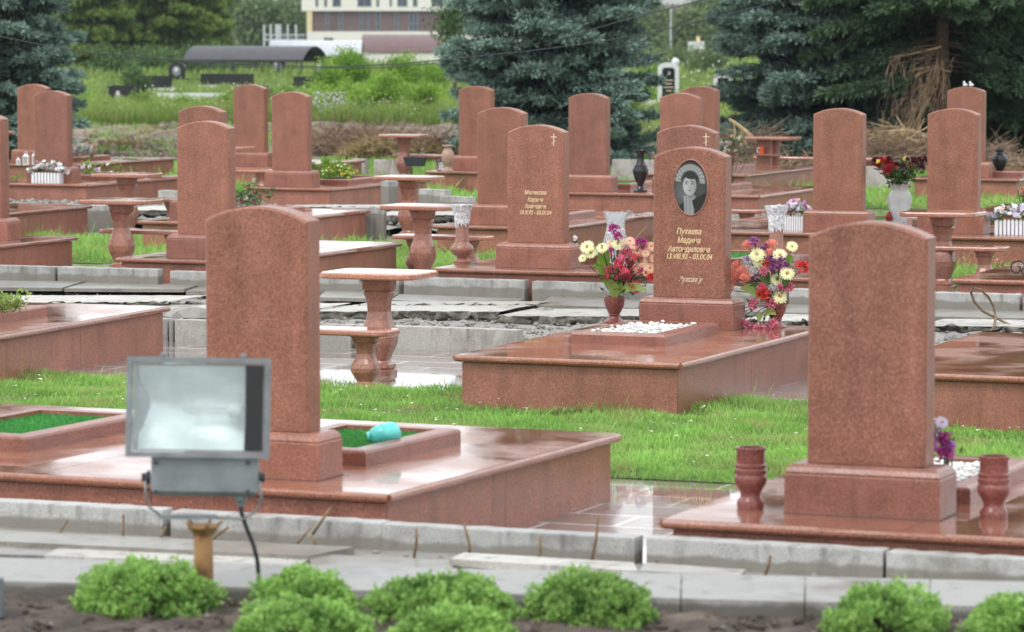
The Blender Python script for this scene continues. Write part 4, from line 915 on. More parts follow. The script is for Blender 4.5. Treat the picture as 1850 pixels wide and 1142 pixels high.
for (x0, y0, x1, y1, w_, m_) in ((1388, 545, 1337, 520, .045, 'pleaf'), (1392, 545, 1360, 512, .045, 'dleaf'), (1388, 520, 1372, 488, .045, 'dleaf'), (1380, 570, 1402, 568, .04, 'pleaf'), (1376, 570, 1370, 583, .03, 'pleaf'), (1412, 530, 1432, 490, .03, 'dleaf'), (1420, 490, 1432, 462, .03, 'bush')):
    bigleaf(t, 'broad_leaf', lpt(x0, y0, g2[1] - .12, B2), lpt(x1, y1, g2[1] - .15, B2), w_, M[m_])
BR = (pr[0], pr[1], .40 + hv)
fr_ = [('rose', 'darkred', 1592, 300, 10), ('rose', 'red', 1600, 298, 9), ('rose', 'darkred', 1608, 302, 9), ('rose', 'darkred', 1606, 312, 10), ('rose', 'red', 1615, 310, 10), ('rose', 'darkred', 1640, 306, 8), ('rose', 'wine', 1583, 293, 6), ('rose', 'wine', 1606, 290, 5), ('rose', 'wine', 1630, 302, 5), ('rose', 'wine', 1650, 295, 7), ('rose', 'wine', 1658, 293, 6), ('rose', 'wine', 1668, 291, 6), ('rose', 'wine', 1662, 304, 6), ('rose', 'wine', 1638, 290, 4), ('rose', 'wine', 1620, 300, 5), ('small', 'sun', 1636, 287, 4), ('small', 'sun', 1586, 292, 4), ('small', 'sun', 1650, 290, 4)]
bouquet('rose_bouquet', 'wilting bunch of dark red roses in the glass vase', BR, (0, 0, -.03), fr_, pr[1], 300, .085, 'dleaf', seed=5, depthj=.12)
# planters
def planter(label, px0, px1, pyb, zt, seed, cols):
    a = P(px0, pyb, zt); b = P(px1, pyb, zt); v = (a[1] + b[1]) / 2; w_ = V(px1, pyb, v)[0] - V(px0, pyb, v)[0]; cx = (V(px1, pyb, v)[0] + V(px0, pyb, v)[0]) / 2
    t = thing('picket_planter', label, 'planter', (cx, v + .09, zt), 0, 'white picket fence planters'); h = .17
    bm = BM(); n = 9
    for s in (-1, 1):
        for i in range(n):
            x = -w_ / 2 + (i + .5) * w_ / n; q = w_ / n * .36; y0 = s * .09 - .004
            loft(bm, [[(x - q, y0 + yy, 0), (x + q, y0 + yy, 0), (x + q, y0 + yy, h - .015), (x, y0 + yy, h + .003), (x - q, y0 + yy, h - .015)] for yy in (0, .008)])
    for s in (-1, 1):
        for i in range(4):
            y = -.07 + i * .045; box(bm, s * (w_ / 2) - .004, s * (w_ / 2) + .004, y - .016, y + .016, 0, h - .005)
    obj('picket_fence', bm, M['white'], t)
    bm = BM(); box(bm, -w_ / 2 + .01, w_ / 2 - .01, -.078, .078, .012, h * .8); obj('liner', bm, M['metal'], t)
    ft = thing('potted_flowers', label.replace('white picket planter with white', 'dense bunch of white').replace('at the', 'in the picket planter at the').replace('at right', 'in the picket planter at right'), 'flowers', (cx, v + .09, zt + h * .8), 0, 'flowers in the picket planters'); rr = random.Random(seed)
    pts = []
    for i in range(70):
        x = rr.uniform(-1, 1) * (w_ / 2 + .10); z = (1 - (abs(x) / (w_ / 2 + .13)) ** 2.2) * .20 * rr.uniform(.35, 1) + .02; y = rr.uniform(-.13, .1)
        o = link('small_blossom', blossom(rr.choice(['small', 'carn', 'small']), rr.choice(cols)), ft, None, (x, y, z)); r = rr.uniform(.026, .042); o.scale = (r, r, r)
        o.rotation_euler = (rr.uniform(.4, 1.4), 0, rr.uniform(-.7, .7)); pts.append((x * .9, y, z - .02))
    leaf_part('foliage', pts, 260, .02, .05, seed, M['dleaf'], ft)
planter('white picket planter with white flowers at the left headstone', 57, 107, 331, .37, 11, ['white', 'white', 'cream', 'white', 'palepink'])
planter('white picket planter with white and lilac flowers at right centre', 1413, 1450, 416, .40, 12, ['white', 'lilac', 'white', 'purple', 'lilac', 'pink'])
planter('white picket planter with white and lilac flowers at the right edge', 1797, 1862, 424, .40, 13, ['white', 'lilac', 'white', 'white', 'lilac', 'palepink'])
def cluster(name, label, px, py, wpx, hpx, v, n, cols, lm, cat='flowers', kinds=('small',), lsize=.05, leafn=300, rpx=4, seed=1, basez=None, depth=.2):
    q = V(px, py + hpx, v); d = v * math.cos(TH) - q[0] * math.sin(TH); s = d / F; z0 = q[2] if basez is None else basez
    t = thing(name, label, cat, (q[0], v, z0)); rr = random.Random(seed); pts = []
    for i in range(max(n, 30)):
        x = rr.uniform(-1, 1); z = rr.uniform(0, 1) * math.sqrt(max(0, 1 - x * x * .8)); y = rr.uniform(-1, 1) * depth
        p = (x * wpx / 2 * s, y, (V(px, py + hpx, v)[2] - z0) + z * hpx * s); pts.append(p)
        if i < n:
            o = link(KN[kinds[i % len(kinds)]], blossom(kinds[i % len(kinds)], rr.choice(cols)), t, None, (p[0], p[1] - .03, p[2] + .01)); r = rpx * s * rr.uniform(.8, 1.2); o.scale = (r, r, r); o.rotation_euler = (rr.uniform(.5, 1.4), 0, rr.uniform(-.8, .8))
    bm = BM()
    for p in pts[::4]: tube(bm, [(p[0] * .02, p[1] * .02, 0), (p[0] * .8, p[1] * .8, p[2] * .6), p], .004, 4)
    obj('stems', bm, M['dleaf'], t)
    leaf_part('foliage', pts, leafn, .03, lsize, seed, M[lm], t); return t
cluster('flower_basket', 'low mound of pale blue and cream artificial flowers behind the left pair of headstones', 157, 257, 48, 22, 59.2, 45, ['white', 'paleblue', 'cream', 'peach'], 'dleaf', kinds=('carn',), rpx=4.5, seed=2, basez=.38)
cluster('petunias', 'purple and white petunias in the left platform bed', 162, 290, 36, 26, 52.5, 7, ['purple', 'white', 'lilac'], 'bush', rpx=4.5, seed=3, basez=.41, lsize=.05, leafn=140)
cluster('petunia', 'single white petunia with a leaf above the left table', 210, 296, 22, 18, 52.8, 2, ['white'], 'bush', rpx=5, seed=4, basez=.3, leafn=25)
cluster('green_bush', 'round bright green bush in the bed of the centre left platform', 596, 287, 54, 34, 52.6, 0, ['sun'], 'bush', cat='shrub', seed=5, basez=.42, leafn=2200, lsize=.05, depth=.35)
cluster('yellow_flowers', 'yellow flowers around the green bush', 612, 298, 76, 24, 52.4, 26, ['sun', 'sun', 'yellow'], 'bush', kinds=('small',), rpx=2.6, seed=6, basez=.42, leafn=220, lsize=.04)
cluster('rose_bush', 'pale pink and cream rose bush behind the left headstone', 455, 326, 62, 46, 43.2, 20, ['cream', 'palepink', 'cream', 'pink'], 'dleaf', kinds=('rose', 'carn'), rpx=5, seed=7, basez=0, leafn=800, lsize=.05, depth=.35)
cluster('rose_bush', 'thin rose bush with one coral bloom left of the far headstone', 436, 283, 20, 28, 60.5, 3, ['salmon', 'palepink'], 'dleaf', kinds=('rose',), rpx=4.5, seed=8, basez=.3, leafn=60)
cluster('flower_bunch', 'pink and white roses leaning right of the cross headstone', 1322, 240, 46, 42, 52.0, 24, ['palepink', 'cream', 'white', 'pink', 'palepink'], 'dleaf', kinds=('rose', 'carn'), rpx=4.6, seed=9, basez=.5, leafn=320, lsize=.06)
cluster('flower_bunch', 'purple and magenta flowers behind the nearest right headstone', 1708, 762, 30, 58, 17.95, 10, ['magenta', 'magenta', 'lilac', 'purple'], 'dleaf', kinds=('carn', 'daisy'), rpx=16, seed=10, basez=.40, leafn=14, lsize=.04, depth=.04)
cluster('white_flower', 'small white flower lying on the plinth of the gold-text headstone', 1040, 426, 13, 11, 34.5, 3, ['white'], 'dleaf', rpx=4, seed=12, basez=.65, leafn=4, lsize=.02, depth=.03)
cluster('bed_plant', 'silvery green plant in the bed at the left edge', 6, 538, 46, 14, 26.4, 0, ['white'], 'pleaf', cat='plant', seed=13, basez=.42, leafn=420, lsize=.05, depth=.2)
cluster('flower_bunch', 'coral flower at the right margin above the planter', 1850, 330, 14, 30, 47.5, 3, ['salmon', 'pink'], 'dleaf', kinds=('carn',), rpx=8, seed=14, basez=.4, leafn=20)
cluster('blue_flower', 'single blue flower on a thin stem above the far bench', 757, 266, 8, 6, 63.5, 1, ['blue'] if 'p_blue' in M else ['purple'], 'dleaf', rpx=3.5, seed=15, basez=.5, leafn=6)

# ================================================================ GRASS
def grass(name, u0, u1, v0, v1, n, hmin, hmax, w_, m, seed, z=0.0, lean=.35, clump=True, kind='stuff'):
    rr = np.random.default_rng(seed)
    p = np.stack([rr.uniform(u0, u1, n), rr.uniform(v0, v1, n), np.full(n, z)], 1)
    if clump:
        c = np.sin(p[:, 0] * 5.1 + 1.3 * np.sin(p[:, 1] * 3.7)) * np.cos(p[:, 1] * 6.3 + np.sin(p[:, 0] * 2.9)); hf = .72 + .42 * c
        p[:, 0] += .05 * np.sin(p[:, 1] * 31); 
    else: hf = 1
    bare = np.sin(p[:, 0] * 1.7 + 2.1 * np.sin(p[:, 1] * 1.3)) + np.cos(p[:, 1] * 2.3 + 1.4 * np.sin(p[:, 0] * 2.1)); hf = hf * np.clip(1.35 - .45 * bare, .42, 1.25)
    h = rr.uniform(hmin, hmax, n) * hf * np.where(rr.random(n) < .03, 1.9, 1)
    wind = np.stack([np.sin(p[:, 0] * 3 + p[:, 1] * 2) * .4, np.cos(p[:, 0] * 2.2) * .3], 1)
    d = np.stack([(rr.normal(0, lean, n) + wind[:, 0] * lean) * h, (rr.normal(0, lean, n) + wind[:, 1] * lean) * h, h], 1)
    v, f = tri_blades(p, d, w_ * rr.uniform(.6, 1.3, n), rr)
    vv = v.reshape(n, 4, 3); vv[:, 2, 2] -= h * .12
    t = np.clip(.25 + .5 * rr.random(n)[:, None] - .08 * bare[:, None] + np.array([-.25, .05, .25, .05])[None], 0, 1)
    return tag(link(name, arrmesh(name, v, f, 4, t.ravel()), None, M[m]), kind=kind)
def grassbed(u0, u1, v0, v1): return sheet('grass_soil', u0, u1, v0, v1, .006, M['greenearth'])
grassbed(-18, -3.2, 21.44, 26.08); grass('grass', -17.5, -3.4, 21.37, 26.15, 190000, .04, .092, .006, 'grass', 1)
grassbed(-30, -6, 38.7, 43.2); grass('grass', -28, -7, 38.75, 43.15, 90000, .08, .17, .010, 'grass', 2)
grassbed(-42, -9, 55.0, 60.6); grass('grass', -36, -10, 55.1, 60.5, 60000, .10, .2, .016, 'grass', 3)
# clover and daisies in the near lawn
rr = np.random.default_rng(8); n = 420
p = np.concatenate([np.stack([rr.uniform(-16, -4, n), rr.uniform(21.5, 26, n), rr.uniform(.06, .10, n)], 1), np.stack([rr.uniform(-12.5, -8, 300), rr.uniform(39, 43, 300), rr.uniform(.12, .18, 300)], 1)])
a = rr.normal(size=(len(p), 4, 3)) * .007; a[..., 2] *= .4; s_ = np.array([(1, 0, 0), (0, 1, 0), (-1, 0, 0), (0, -1, 0)]) * .010
tag(link('clover_flowers', arrmesh('clover_flowers', (p[:, None] + a + s_).reshape(-1, 3), np.arange(len(p) * 4).reshape(-1, 4), 4, np.ones(len(p) * 4)), None, M['p_cream']), kind='stuff')

# ================================================================ NEAR FLOWER BED, SHRUBS, FLOODLIGHT
zc_ = .45; zb_ = .385
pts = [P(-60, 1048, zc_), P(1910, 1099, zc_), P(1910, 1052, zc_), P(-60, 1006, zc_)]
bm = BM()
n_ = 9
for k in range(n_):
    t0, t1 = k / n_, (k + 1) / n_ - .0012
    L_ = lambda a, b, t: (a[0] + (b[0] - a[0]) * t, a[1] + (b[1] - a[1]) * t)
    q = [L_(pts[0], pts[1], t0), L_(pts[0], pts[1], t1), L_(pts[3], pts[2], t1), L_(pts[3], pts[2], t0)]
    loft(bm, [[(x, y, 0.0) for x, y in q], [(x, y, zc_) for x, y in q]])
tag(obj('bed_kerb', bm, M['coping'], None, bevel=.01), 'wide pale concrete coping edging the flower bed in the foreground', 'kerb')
nu, nv = 160, 40
uu, vv = np.meshgrid(np.linspace(-13, -1, nu), np.linspace(11.0, 16.6, nv)); rb = np.random.default_rng(6)
zz = zb_ + .012 * np.sin(uu * 5.3 + 2 * np.sin(vv * 4)) * np.cos(vv * 6) + rb.normal(0, .012, uu.shape)
fw = (uu * -math.sin(TH) + vv * math.cos(TH)); zz[fw > 15.9] = -.3
i = np.arange(nu * nv).reshape(nv, nu)
tag(link('flower_bed_soil', arrmesh('flower_bed_soil', np.stack([uu, vv, zz], -1).reshape(-1, 3), np.stack([i[:-1, :-1], i[:-1, 1:], i[1:, 1:], i[1:, :-1]], -1).reshape(-1, 4), 4, smooth=True), None, M['soil']), kind='structure')

crumbs('soil_clods', [(-12, -2, 11.8, 16.0, .39, 9000, .022)], 31, 'soil', True); crumbs('bed_pebbles', [(-12, -2, 11.8, 16.0, .392, 500, .011)], 32, 'rubble', True)

def shrub(label, px, pyt, wpx, hpx, d, seed):
    c = W(px, pyt + hpx, d); s = d / F; a = wpx / 2 * s; h = hpx * s * 1.05; z0 = c[2]
    t = thing('box_shrub', label, 'shrub', (c[0], c[1], zb_), 0, 'low green shrubs in the foreground bed'); rr = np.random.default_rng(seed)
    nr = int(620 * a / .28 * 1.0); V_, F_, T_ = [], [], []; k = 0
    th_ = rr.uniform(0, 2 * math.pi, nr); ph = np.arccos(rr.uniform(-.12, 1, nr)); rad = rr.uniform(.80, 1.02, nr) * (1 + .10 * np.sin(th_ * 3 + seed) + .12 * np.sin(th_ * 2 + seed * 2.3) * np.sin(ph) + .09 * np.sin(ph * 7 + th_ * 5) * np.cos(th_ * 4 + seed))
    H = h * .72 + max(0, z0 - zb_)
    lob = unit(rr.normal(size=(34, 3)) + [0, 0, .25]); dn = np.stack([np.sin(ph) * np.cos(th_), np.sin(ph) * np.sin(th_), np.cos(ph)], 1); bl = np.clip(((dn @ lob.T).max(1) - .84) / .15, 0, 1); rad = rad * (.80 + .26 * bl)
    cen = np.stack([a * rad * np.sin(ph) * np.cos(th_), a * .8 * rad * np.sin(ph) * np.sin(th_), (.02 + (H * .92) * rad * np.cos(ph))], 1)
    nrm = unit(np.stack([np.sin(ph) * np.cos(th_), np.sin(ph) * np.sin(th_), np.cos(ph) + .35], 1))
    m_ = 16
    p = np.repeat(cen, m_, 0); nn = np.repeat(nrm, m_, 0)
    d_ = unit(nn * .75 + rr.normal(size=p.shape) * .75) * rr.uniform(.014, .027, (len(p), 1)); p = p + rr.normal(size=p.shape) * .010
    v, f = tri_blades(p, d_, np.full(len(p), .015), rr)
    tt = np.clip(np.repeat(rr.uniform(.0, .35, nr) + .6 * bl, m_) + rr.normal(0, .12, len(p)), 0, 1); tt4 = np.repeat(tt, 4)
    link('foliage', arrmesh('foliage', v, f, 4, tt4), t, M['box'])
    bm = BM()
    for k in range(16):
        q = cen[k * 7 % nr] * .85; tube(bm, [(0, 0, -.02), (q[0] * .4, q[1] * .4, q[2] * .5), tuple(q)], .006, 5)
    obj('stems', bm, M['bark'], t); return t
SH = [('low green shrub left of the rusty lamp post, leftmost', 258, 1000, 250, 95, 15.38), ('low green shrub right of the lamp cable, back row', 545, 1022, 215, 78, 15.28), ('widest low green shrub in the middle of the back row', 805, 1028, 235, 80, 15.18), ('low green shrub with bare soil on its right, back row', 1075, 1022, 225, 88, 15.1), ('low green shrub second from the right corner', 1600, 1048, 222, 88, 14.75), ('low green shrub cut by the right bottom corner', 1825, 1066, 130, 85, 14.62), ('front row shrub cut by the bottom edge, left one', 540, 1106, 250, 75, 14.72), ('front row shrub cut by the bottom edge, right one', 815, 1122, 200, 65, 14.62)]
for k, s_ in enumerate(SH): shrub(s_[0], *s_[1:], seed=k + 20)
p = W(-6, 1105, 15.2); lathe_thing('metal_pipe_end', 'grey metal pipe end cut by the left edge in the flower bed', 'pipe', (p[0] - .01, p[1], zb_), [(.04, 0), (.04, .16), (.034, .165), (.0, .165)], M['metal'], 20)

# floodlight on its rusty post
DL = 15.55; LB = W(368, 1068, DL); lam = thing('floodlight', 'grey rectangular floodlight on a rusty post with a black cable in the foreground', 'floodlight', (LB[0], LB[1], zb_ - .02), TH)
sL = DL / F
def lx(px): return (px - 368) * sL
def lz(py): return W(368, py, DL)[2] - (zb_ - .02)
bm = BM(); lathe(bm, [(.043, 0), (.042, .15), (.040, lz(955))], 20); o = obj('post', bm, M['rust'], lam, smooth=True)
bm = BM()
for k in range(5):
    a = 6.28 * k / 5; tube(bm, [(.035 * math.cos(a), .035 * math.sin(a), lz(962)), (.055 * math.cos(a), .055 * math.sin(a), lz(950)), (.08 * math.cos(a), .08 * math.sin(a), lz(940))], .014, 6, r1=.005)
lathe(bm, [(.045, lz(962)), (.07, lz(950)), (.06, lz(947)), (0, lz(947))], 12); obj('torn_post_head', bm, M['rust'], lam)
bm = BM(); box(bm, lx(288), lx(392), -.012, .012, lz(936), lz(928)); obj('cross_bar', bm, M['metal'], lam, bevel=.002)
bm = BM(); r_ = .0055
tube(bm, [(lx(264), -.02, lz(865)), (lx(266), -.02, lz(895)), (lx(272), -.01, lz(915)), (lx(292), 0, lz(931))], r_, 6); tube(bm, [(lx(470), -.02, lz(865)), (lx(474), -.02, lz(900)), (lx(466), -.01, lz(920)), (lx(440), 0, lz(936)), (lx(390), 0, lz(934))], r_, 6); obj('bracket', bm, M['metal'], lam, smooth=True)
# head: an open reflector box facing the camera, tilted a little
hd = thing('x', 'x', 'x', (0, 0, 0)); hd.name = 'lamp_head'; del hd['label']; del hd['category']; hd.parent = lam
hd.location = (lx(361), -.02, lz(733)); hd.rotation_euler = (math.radians(-6), math.radians(0.9), math.radians(0)); hw, hh = 129 * sL, 90 * sL
def ringbox(bm, a, b, a2, b2, y0, y1):
    O0 = [(-a, y0, -b), (a, y0, -b), (a, y0, b), (-a, y0, b)]; I0 = [(-a2, y0, -b2), (a2, y0, -b2), (a2, y0, b2), (-a2, y0, b2)]
    O1 = [(x, y1, z) for x, y, z in O0]; I1 = [(x, y1, z) for x, y, z in I0]
    loft(bm, [I1, O1, O0, I0], caps=False); 
    k = len(bm.verts); bm.verts.ensure_lookup_table(); vs = bm.verts[k - 16:]
    for i_ in range(4): bm.faces.new((vs[12 + i_], vs[12 + (i_ + 1) % 4], vs[(i_ + 1) % 4], vs[i_]))
bm = BM(); ringbox(bm, hw, hh, hw - .022, hh - .022, -.012, .03); o = obj('bezel', bm, M['metal'], hd, bevel=.003)
bm = BM(); q = hw - .026; qb = hh - .026
loft(bm, [[(-q, .032, -qb), (q, .032, -qb), (q, .032, qb), (-q, .032, qb)], [(-q * .95, .09, -qb * .9), (q * .95, .09, -qb * .9), (q * .95, .09, qb * .9), (-q * .95, .09, qb * .9)], [(-q * .6, .16, -qb * .5), (q * .6, .16, -qb * .5), (q * .6, .16, qb * .5), (-q * .6, .16, qb * .5)]]); 
bm.faces.ensure_lookup_table(); bmesh.ops.delete(bm, geom=[bm.faces[i_] for i_ in range(len(bm.faces)) if bm.faces[i_].calc_center_median().y < .033], context='FACES_ONLY'); obj('housing', bm, M['metal'], hd)
# reflector facets
bm = BM(); nx, nz = 9, 12
def rp(i_, j):
    x = -q * .93 + (q * 1.62) * i_ / nx; z = -qb * .96 + 1.92 * qb * j / nz; y = .125 - .095 * (abs(z) / qb) ** 2 + .006 * math.sin(i_ * 1.1 + j * .9)
    return (x, y, z)
gv = [[bm.verts.new(rp(i_, j)) for j in range(nz + 1)] for i_ in range(nx + 1)]
for i_ in range(nx):
    for j in range(nz): bm.faces.new((gv[i_][j], gv[i_ + 1][j], gv[i_ + 1][j + 1], gv[i_][j + 1]))
m_, n_, b_ = mat('aluminium_reflector'); b_.inputs['Base Color'].default_value = (.90, .92, .92, 1); b_.inputs['Metallic'].default_value = .55; b_.inputs['Roughness'].default_value = .42; M['refl'] = m_
obj('reflector', bm, M['refl'], hd, smooth=True)
bm = BM(); box(bm, q * .72, q * .985, -.009, -.005, -qb * .97, qb * .98); obj('dark_side_panel', bm, M['rubber'], hd)
bm = BM(); lathe(bm, [(.026, 0), (.03, .01), (.03, .05), (.022, .06)], 18); bm.transform(Matrix.Rotation(math.radians(-90), 4, 'Y')); obj('lamp_holder', bm, M['white'], hd, smooth=True, loc=(q * .66, .07, -.01))
bm = BM(); lathe(bm, [(.008, 0), (.013, .02), (.013, .20), (.006, .22)], 14); bm.transform(Matrix.Rotation(math.radians(-90), 4, 'Y')); obj('lamp_tube', bm, M['glass'], hd, smooth=True, loc=(q * .55, .07, -.01))
bm = BM(); box(bm, -q - .002, q + .002, -.004, 0, -qb - .002, qb + .002)
m_, n_, b_ = mat('lamp_front_glass'); g_ = n_.nodes.new('ShaderNodeBsdfGlossy'); g_.inputs['Roughness'].default_value = .04; tr = n_.nodes.new('ShaderNodeBsdfTransparent'); tr.inputs[0].default_value = (.93, .97, .97, 1); x_ = n_.nodes.new('ShaderNodeMixShader'); x_.inputs[0].default_value = .02
n_.links.new(tr.outputs[0], x_.inputs[1]); n_.links.new(g_.outputs[0], x_.inputs[2]); df = n_.nodes.new('ShaderNodeBsdfDiffuse'); df.inputs[0].default_value = (.75, .78, .78, 1); nz = n_.nodes.new('ShaderNodeTexNoise'); nz.inputs['Scale'].default_value = 5; mr = n_.nodes.new('ShaderNodeMapRange'); mr.inputs[1].default_value = .35; mr.inputs[2].default_value = .7; mr.inputs[3].default_value = .10; mr.inputs[4].default_value = .24; x2 = n_.nodes.new('ShaderNodeMixShader')
n_.links.new(nz.outputs[0], mr.inputs[0]); n_.links.new(mr.outputs[0], x2.inputs[0]); n_.links.new(x_.outputs[0], x2.inputs[1]); n_.links.new(df.outputs[0], x2.inputs[2]); n_.links.new(x2.outputs[0], n_.nodes['Material Output'].inputs[0])
obj('front_glass', bm, m_, hd)
for sx in (-.5, .62):
    bm = BM(); lathe(bm, [(.010, 0), (.013, .006), (.013, .014), (.006, .02)], 10); obj('clip', bm, M['metal'], hd, loc=(sx * hw, .0, hh))
bm = BM(); y0, y1 = -.035, .075; a, c = lx(272), lx(464); z0, z1 = lz(893), lz(824)
loft(bm, [[(a + .012, y0 + .012, z0), (c - .012, y0 + .012, z0), (c - .012, y1, z0), (a + .012, y1, z0)], [(a, y0, z0 + .02), (c, y0, z0 + .02), (c, y1, z0 + .02), (a, y1, z0 + .02)], [(a, y0 + .01, z1), (c, y0 + .01, z1), (c, y1, z1), (a, y1, z1)]])
o = obj('ballast_box', bm, M['metal'], lam, bevel=.008, seg=3); o.rotation_euler = (0, math.radians(.9), 0)
for kx in (285, 450):
    for ky in (832, 884):
        bm = BM(); lathe(bm, [(.007, 0), (.008, .003), (.005, .006), (0, .006)], 8); bm.transform(Matrix.Rotation(math.pi / 2, 4, 'X')); obj('screw', bm, M['metaldark'], lam, loc=(lx(kx), y0 - .0005, lz(ky)))
bm = BM()
for k in range(9): box(bm, lx(290) + k * .038, lx(290) + k * .038 + .006, y1 - .002, y1 + .03, z0 + .02, z1 - .01)
obj('cooling_fins', bm, M['metal'], lam)
for px in (262, 470):
    bm = BM(); s_ = -1 if px < 368 else 1; lathe(bm, [(.03, 0), (.03, .012), (.02, .018), (.02, .035), (0, .036)], 14); bm.transform(Matrix.Rotation(math.radians(90 * s_), 4, 'Y')); obj('pivot_knob', bm, M['metaldark'], lam, loc=(lx(272 if s_ < 0 else 464), .02, lz(862)))
bm = BM(); lathe(bm, [(.026, 0), (.028, -.02), (.016, -.035), (.014, -.05)], 14); obj('cable_gland', bm, M['metal'], lam, loc=(lx(435), .02, lz(893)))
bm = BM(); tube(bm, [(lx(435), .02, lz(905)), (lx(436), .02, lz(925)), (lx(446), .02, lz(955)), (lx(458), .02, lz(985)), (lx(465), .02, lz(1015)), (lx(467), .03, lz(1050)), (lx(470), .05, 0)], .0095, 8); obj('cable', bm, M['rubber'], lam, smooth=True)

# ================================================================ BACKGROUND
def CW(px, d, z=0.0):     # ground point seen at column px at distance d
    q = W(px, HY, d); return (q[0], q[1], z)
def conifer(label, loc, H, Rb, m, seed, z0=.25, dens=1.0, tl=.17, tw=.035, droop=.18, step=.27, trunk_r=.16, zfull=5.5, power=.85, base_narrow=0.0, gap=None, name='spruce_tree', group='spruce trees behind the graves', trunkvis=None, hang=0.0):
    rr = np.random.default_rng(seed); t = thing(name, label, 'tree', loc, rr.uniform(0, 6), group)
    bm = BM(); tube(bm, [(0, 0, -.1), (.02, 0, H * .3), (-.02, .02, H * .7), (0, 0, H)], trunk_r, 10, r1=.02); 
    P_, D_, L_, T_, B_ = [], [], [], [], []
    z = z0
    while z < H - .15:
        fr = z / H; Rz = Rb * (1 - fr) ** power * (1 - base_narrow * max(0, 1 - z / 1.6)) + .1
        nb = int(rr.integers(7, 10)); a0 = rr.uniform(0, 6.28); hi = z > zfull
        for k in range(nb):
            az = a0 + 6.283 * k / nb + rr.normal(0, .18)
            if gap and gap(az, z): continue
            L = Rz * rr.uniform(.72, 1.12); zb = z + rr.normal(0, .07)
            nseg = 8; tt = np.linspace(0, 1, nseg + 1)
            el = rr.uniform(-.05, .16)
            px_ = L * tt; pz = zb + el * L * tt - droop * L * tt ** 1.4 + .10 * L * tt ** 4
            ca, sa = math.cos(az), math.sin(az)
            B_.append([(px_[i] * ca, px_[i] * sa, pz[i]) for i in (0, 2, 4, 6, 8)])
            n = int((170 if not hi else 55) * L * dens) + 8
            u = rr.uniform(.12, 1, n) ** .75
            bx = L * u; bz = np.interp(u, tt, pz)
            wid = (.30 * L * (1.08 - u) + .10)
            # laterals lie in a flat fan, in clumps
            nl = max(5, int(L * 7)); ul = np.sort(rr.uniform(.15, 1, nl)); near = ul[rr.integers(0, nl, n)]; u = np.clip(near + rr.normal(0, .012, n), 0, 1.02)
            side = rr.choice([-1, 1], n); lat = rr.uniform(0, 1, n) * (.34 * L * (1.1 - u) + .12)
            bx = L * u + lat * .55; by = side * lat; bz = np.interp(u, tt, pz) - .16 * lat - hang * rr.random(n) * lat + rr.normal(0, .018, n)
            d = np.stack([np.full(n, .75) + rr.normal(0, .2, n), side * .65 + rr.normal(0, .25, n), rr.normal(.05 - hang, .28, n)], 1)
            # a few needles right along the branch
            X = bx * ca - by * sa; Y = bx * sa + by * ca
            DX = d[:, 0] * ca - d[:, 1] * sa; DY = d[:, 0] * sa + d[:, 1] * ca
            P_.append(np.stack([X, Y, bz], 1)); D_.append(unit(np.stack([DX, DY, d[:, 2]], 1)))
            sc = 1.0 if not hi else 1.9
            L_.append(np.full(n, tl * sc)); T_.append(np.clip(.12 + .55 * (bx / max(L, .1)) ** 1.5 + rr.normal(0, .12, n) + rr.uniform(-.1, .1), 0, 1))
        z += step * (1.0 if not hi else 1.7) * rr.uniform(.85, 1.15)
    p = np.concatenate(P_); d = np.concatenate(D_); L = np.concatenate(L_); T = np.concatenate(T_); K = 4
    p = np.repeat(p, K, 0); d0 = np.repeat(d, K, 0); L = np.repeat(L, K); T = np.repeat(T, K)
    d1 = unit(d0 + rr.normal(size=p.shape) * .42) * (L * rr.uniform(.6, 1.1, len(L)))[:, None]
    v, f = tri_blades(p + d0 * rr.uniform(-.05, .1, (len(p), 1)), d1, tw * L / tl, rr)
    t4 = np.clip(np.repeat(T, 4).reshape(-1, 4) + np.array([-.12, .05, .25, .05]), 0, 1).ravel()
    for b in B_[::1]:
        if b[0][2] < 6: tube(bm, b, .022, 4, r1=.006)
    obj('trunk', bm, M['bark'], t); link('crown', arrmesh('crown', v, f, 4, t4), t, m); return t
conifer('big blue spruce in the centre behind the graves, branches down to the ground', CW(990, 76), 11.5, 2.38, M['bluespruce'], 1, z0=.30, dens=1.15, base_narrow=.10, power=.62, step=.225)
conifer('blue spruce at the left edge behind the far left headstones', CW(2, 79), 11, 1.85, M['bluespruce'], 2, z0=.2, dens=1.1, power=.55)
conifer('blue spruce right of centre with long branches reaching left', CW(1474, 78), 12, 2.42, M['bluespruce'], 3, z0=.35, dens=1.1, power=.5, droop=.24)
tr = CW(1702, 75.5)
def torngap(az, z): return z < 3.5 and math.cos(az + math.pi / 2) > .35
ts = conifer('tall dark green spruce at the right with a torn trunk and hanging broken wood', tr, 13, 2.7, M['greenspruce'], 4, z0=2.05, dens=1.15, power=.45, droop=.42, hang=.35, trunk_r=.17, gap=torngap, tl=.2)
conifer('dark green spruce at the right edge, branches sweeping low', CW(1850, 78.5), 12, 2.0, M['greenspruce'], 5, z0=.25, dens=1.0, power=.5, droop=.3, hang=.3, tl=.2)
conifer('dark spruce behind the torn one, filling the shade', CW(1640, 84), 12, 2.5, M['greenspruce'], 6, z0=.3, dens=.8, power=.5, droop=.3, hang=.2, tl=.2)
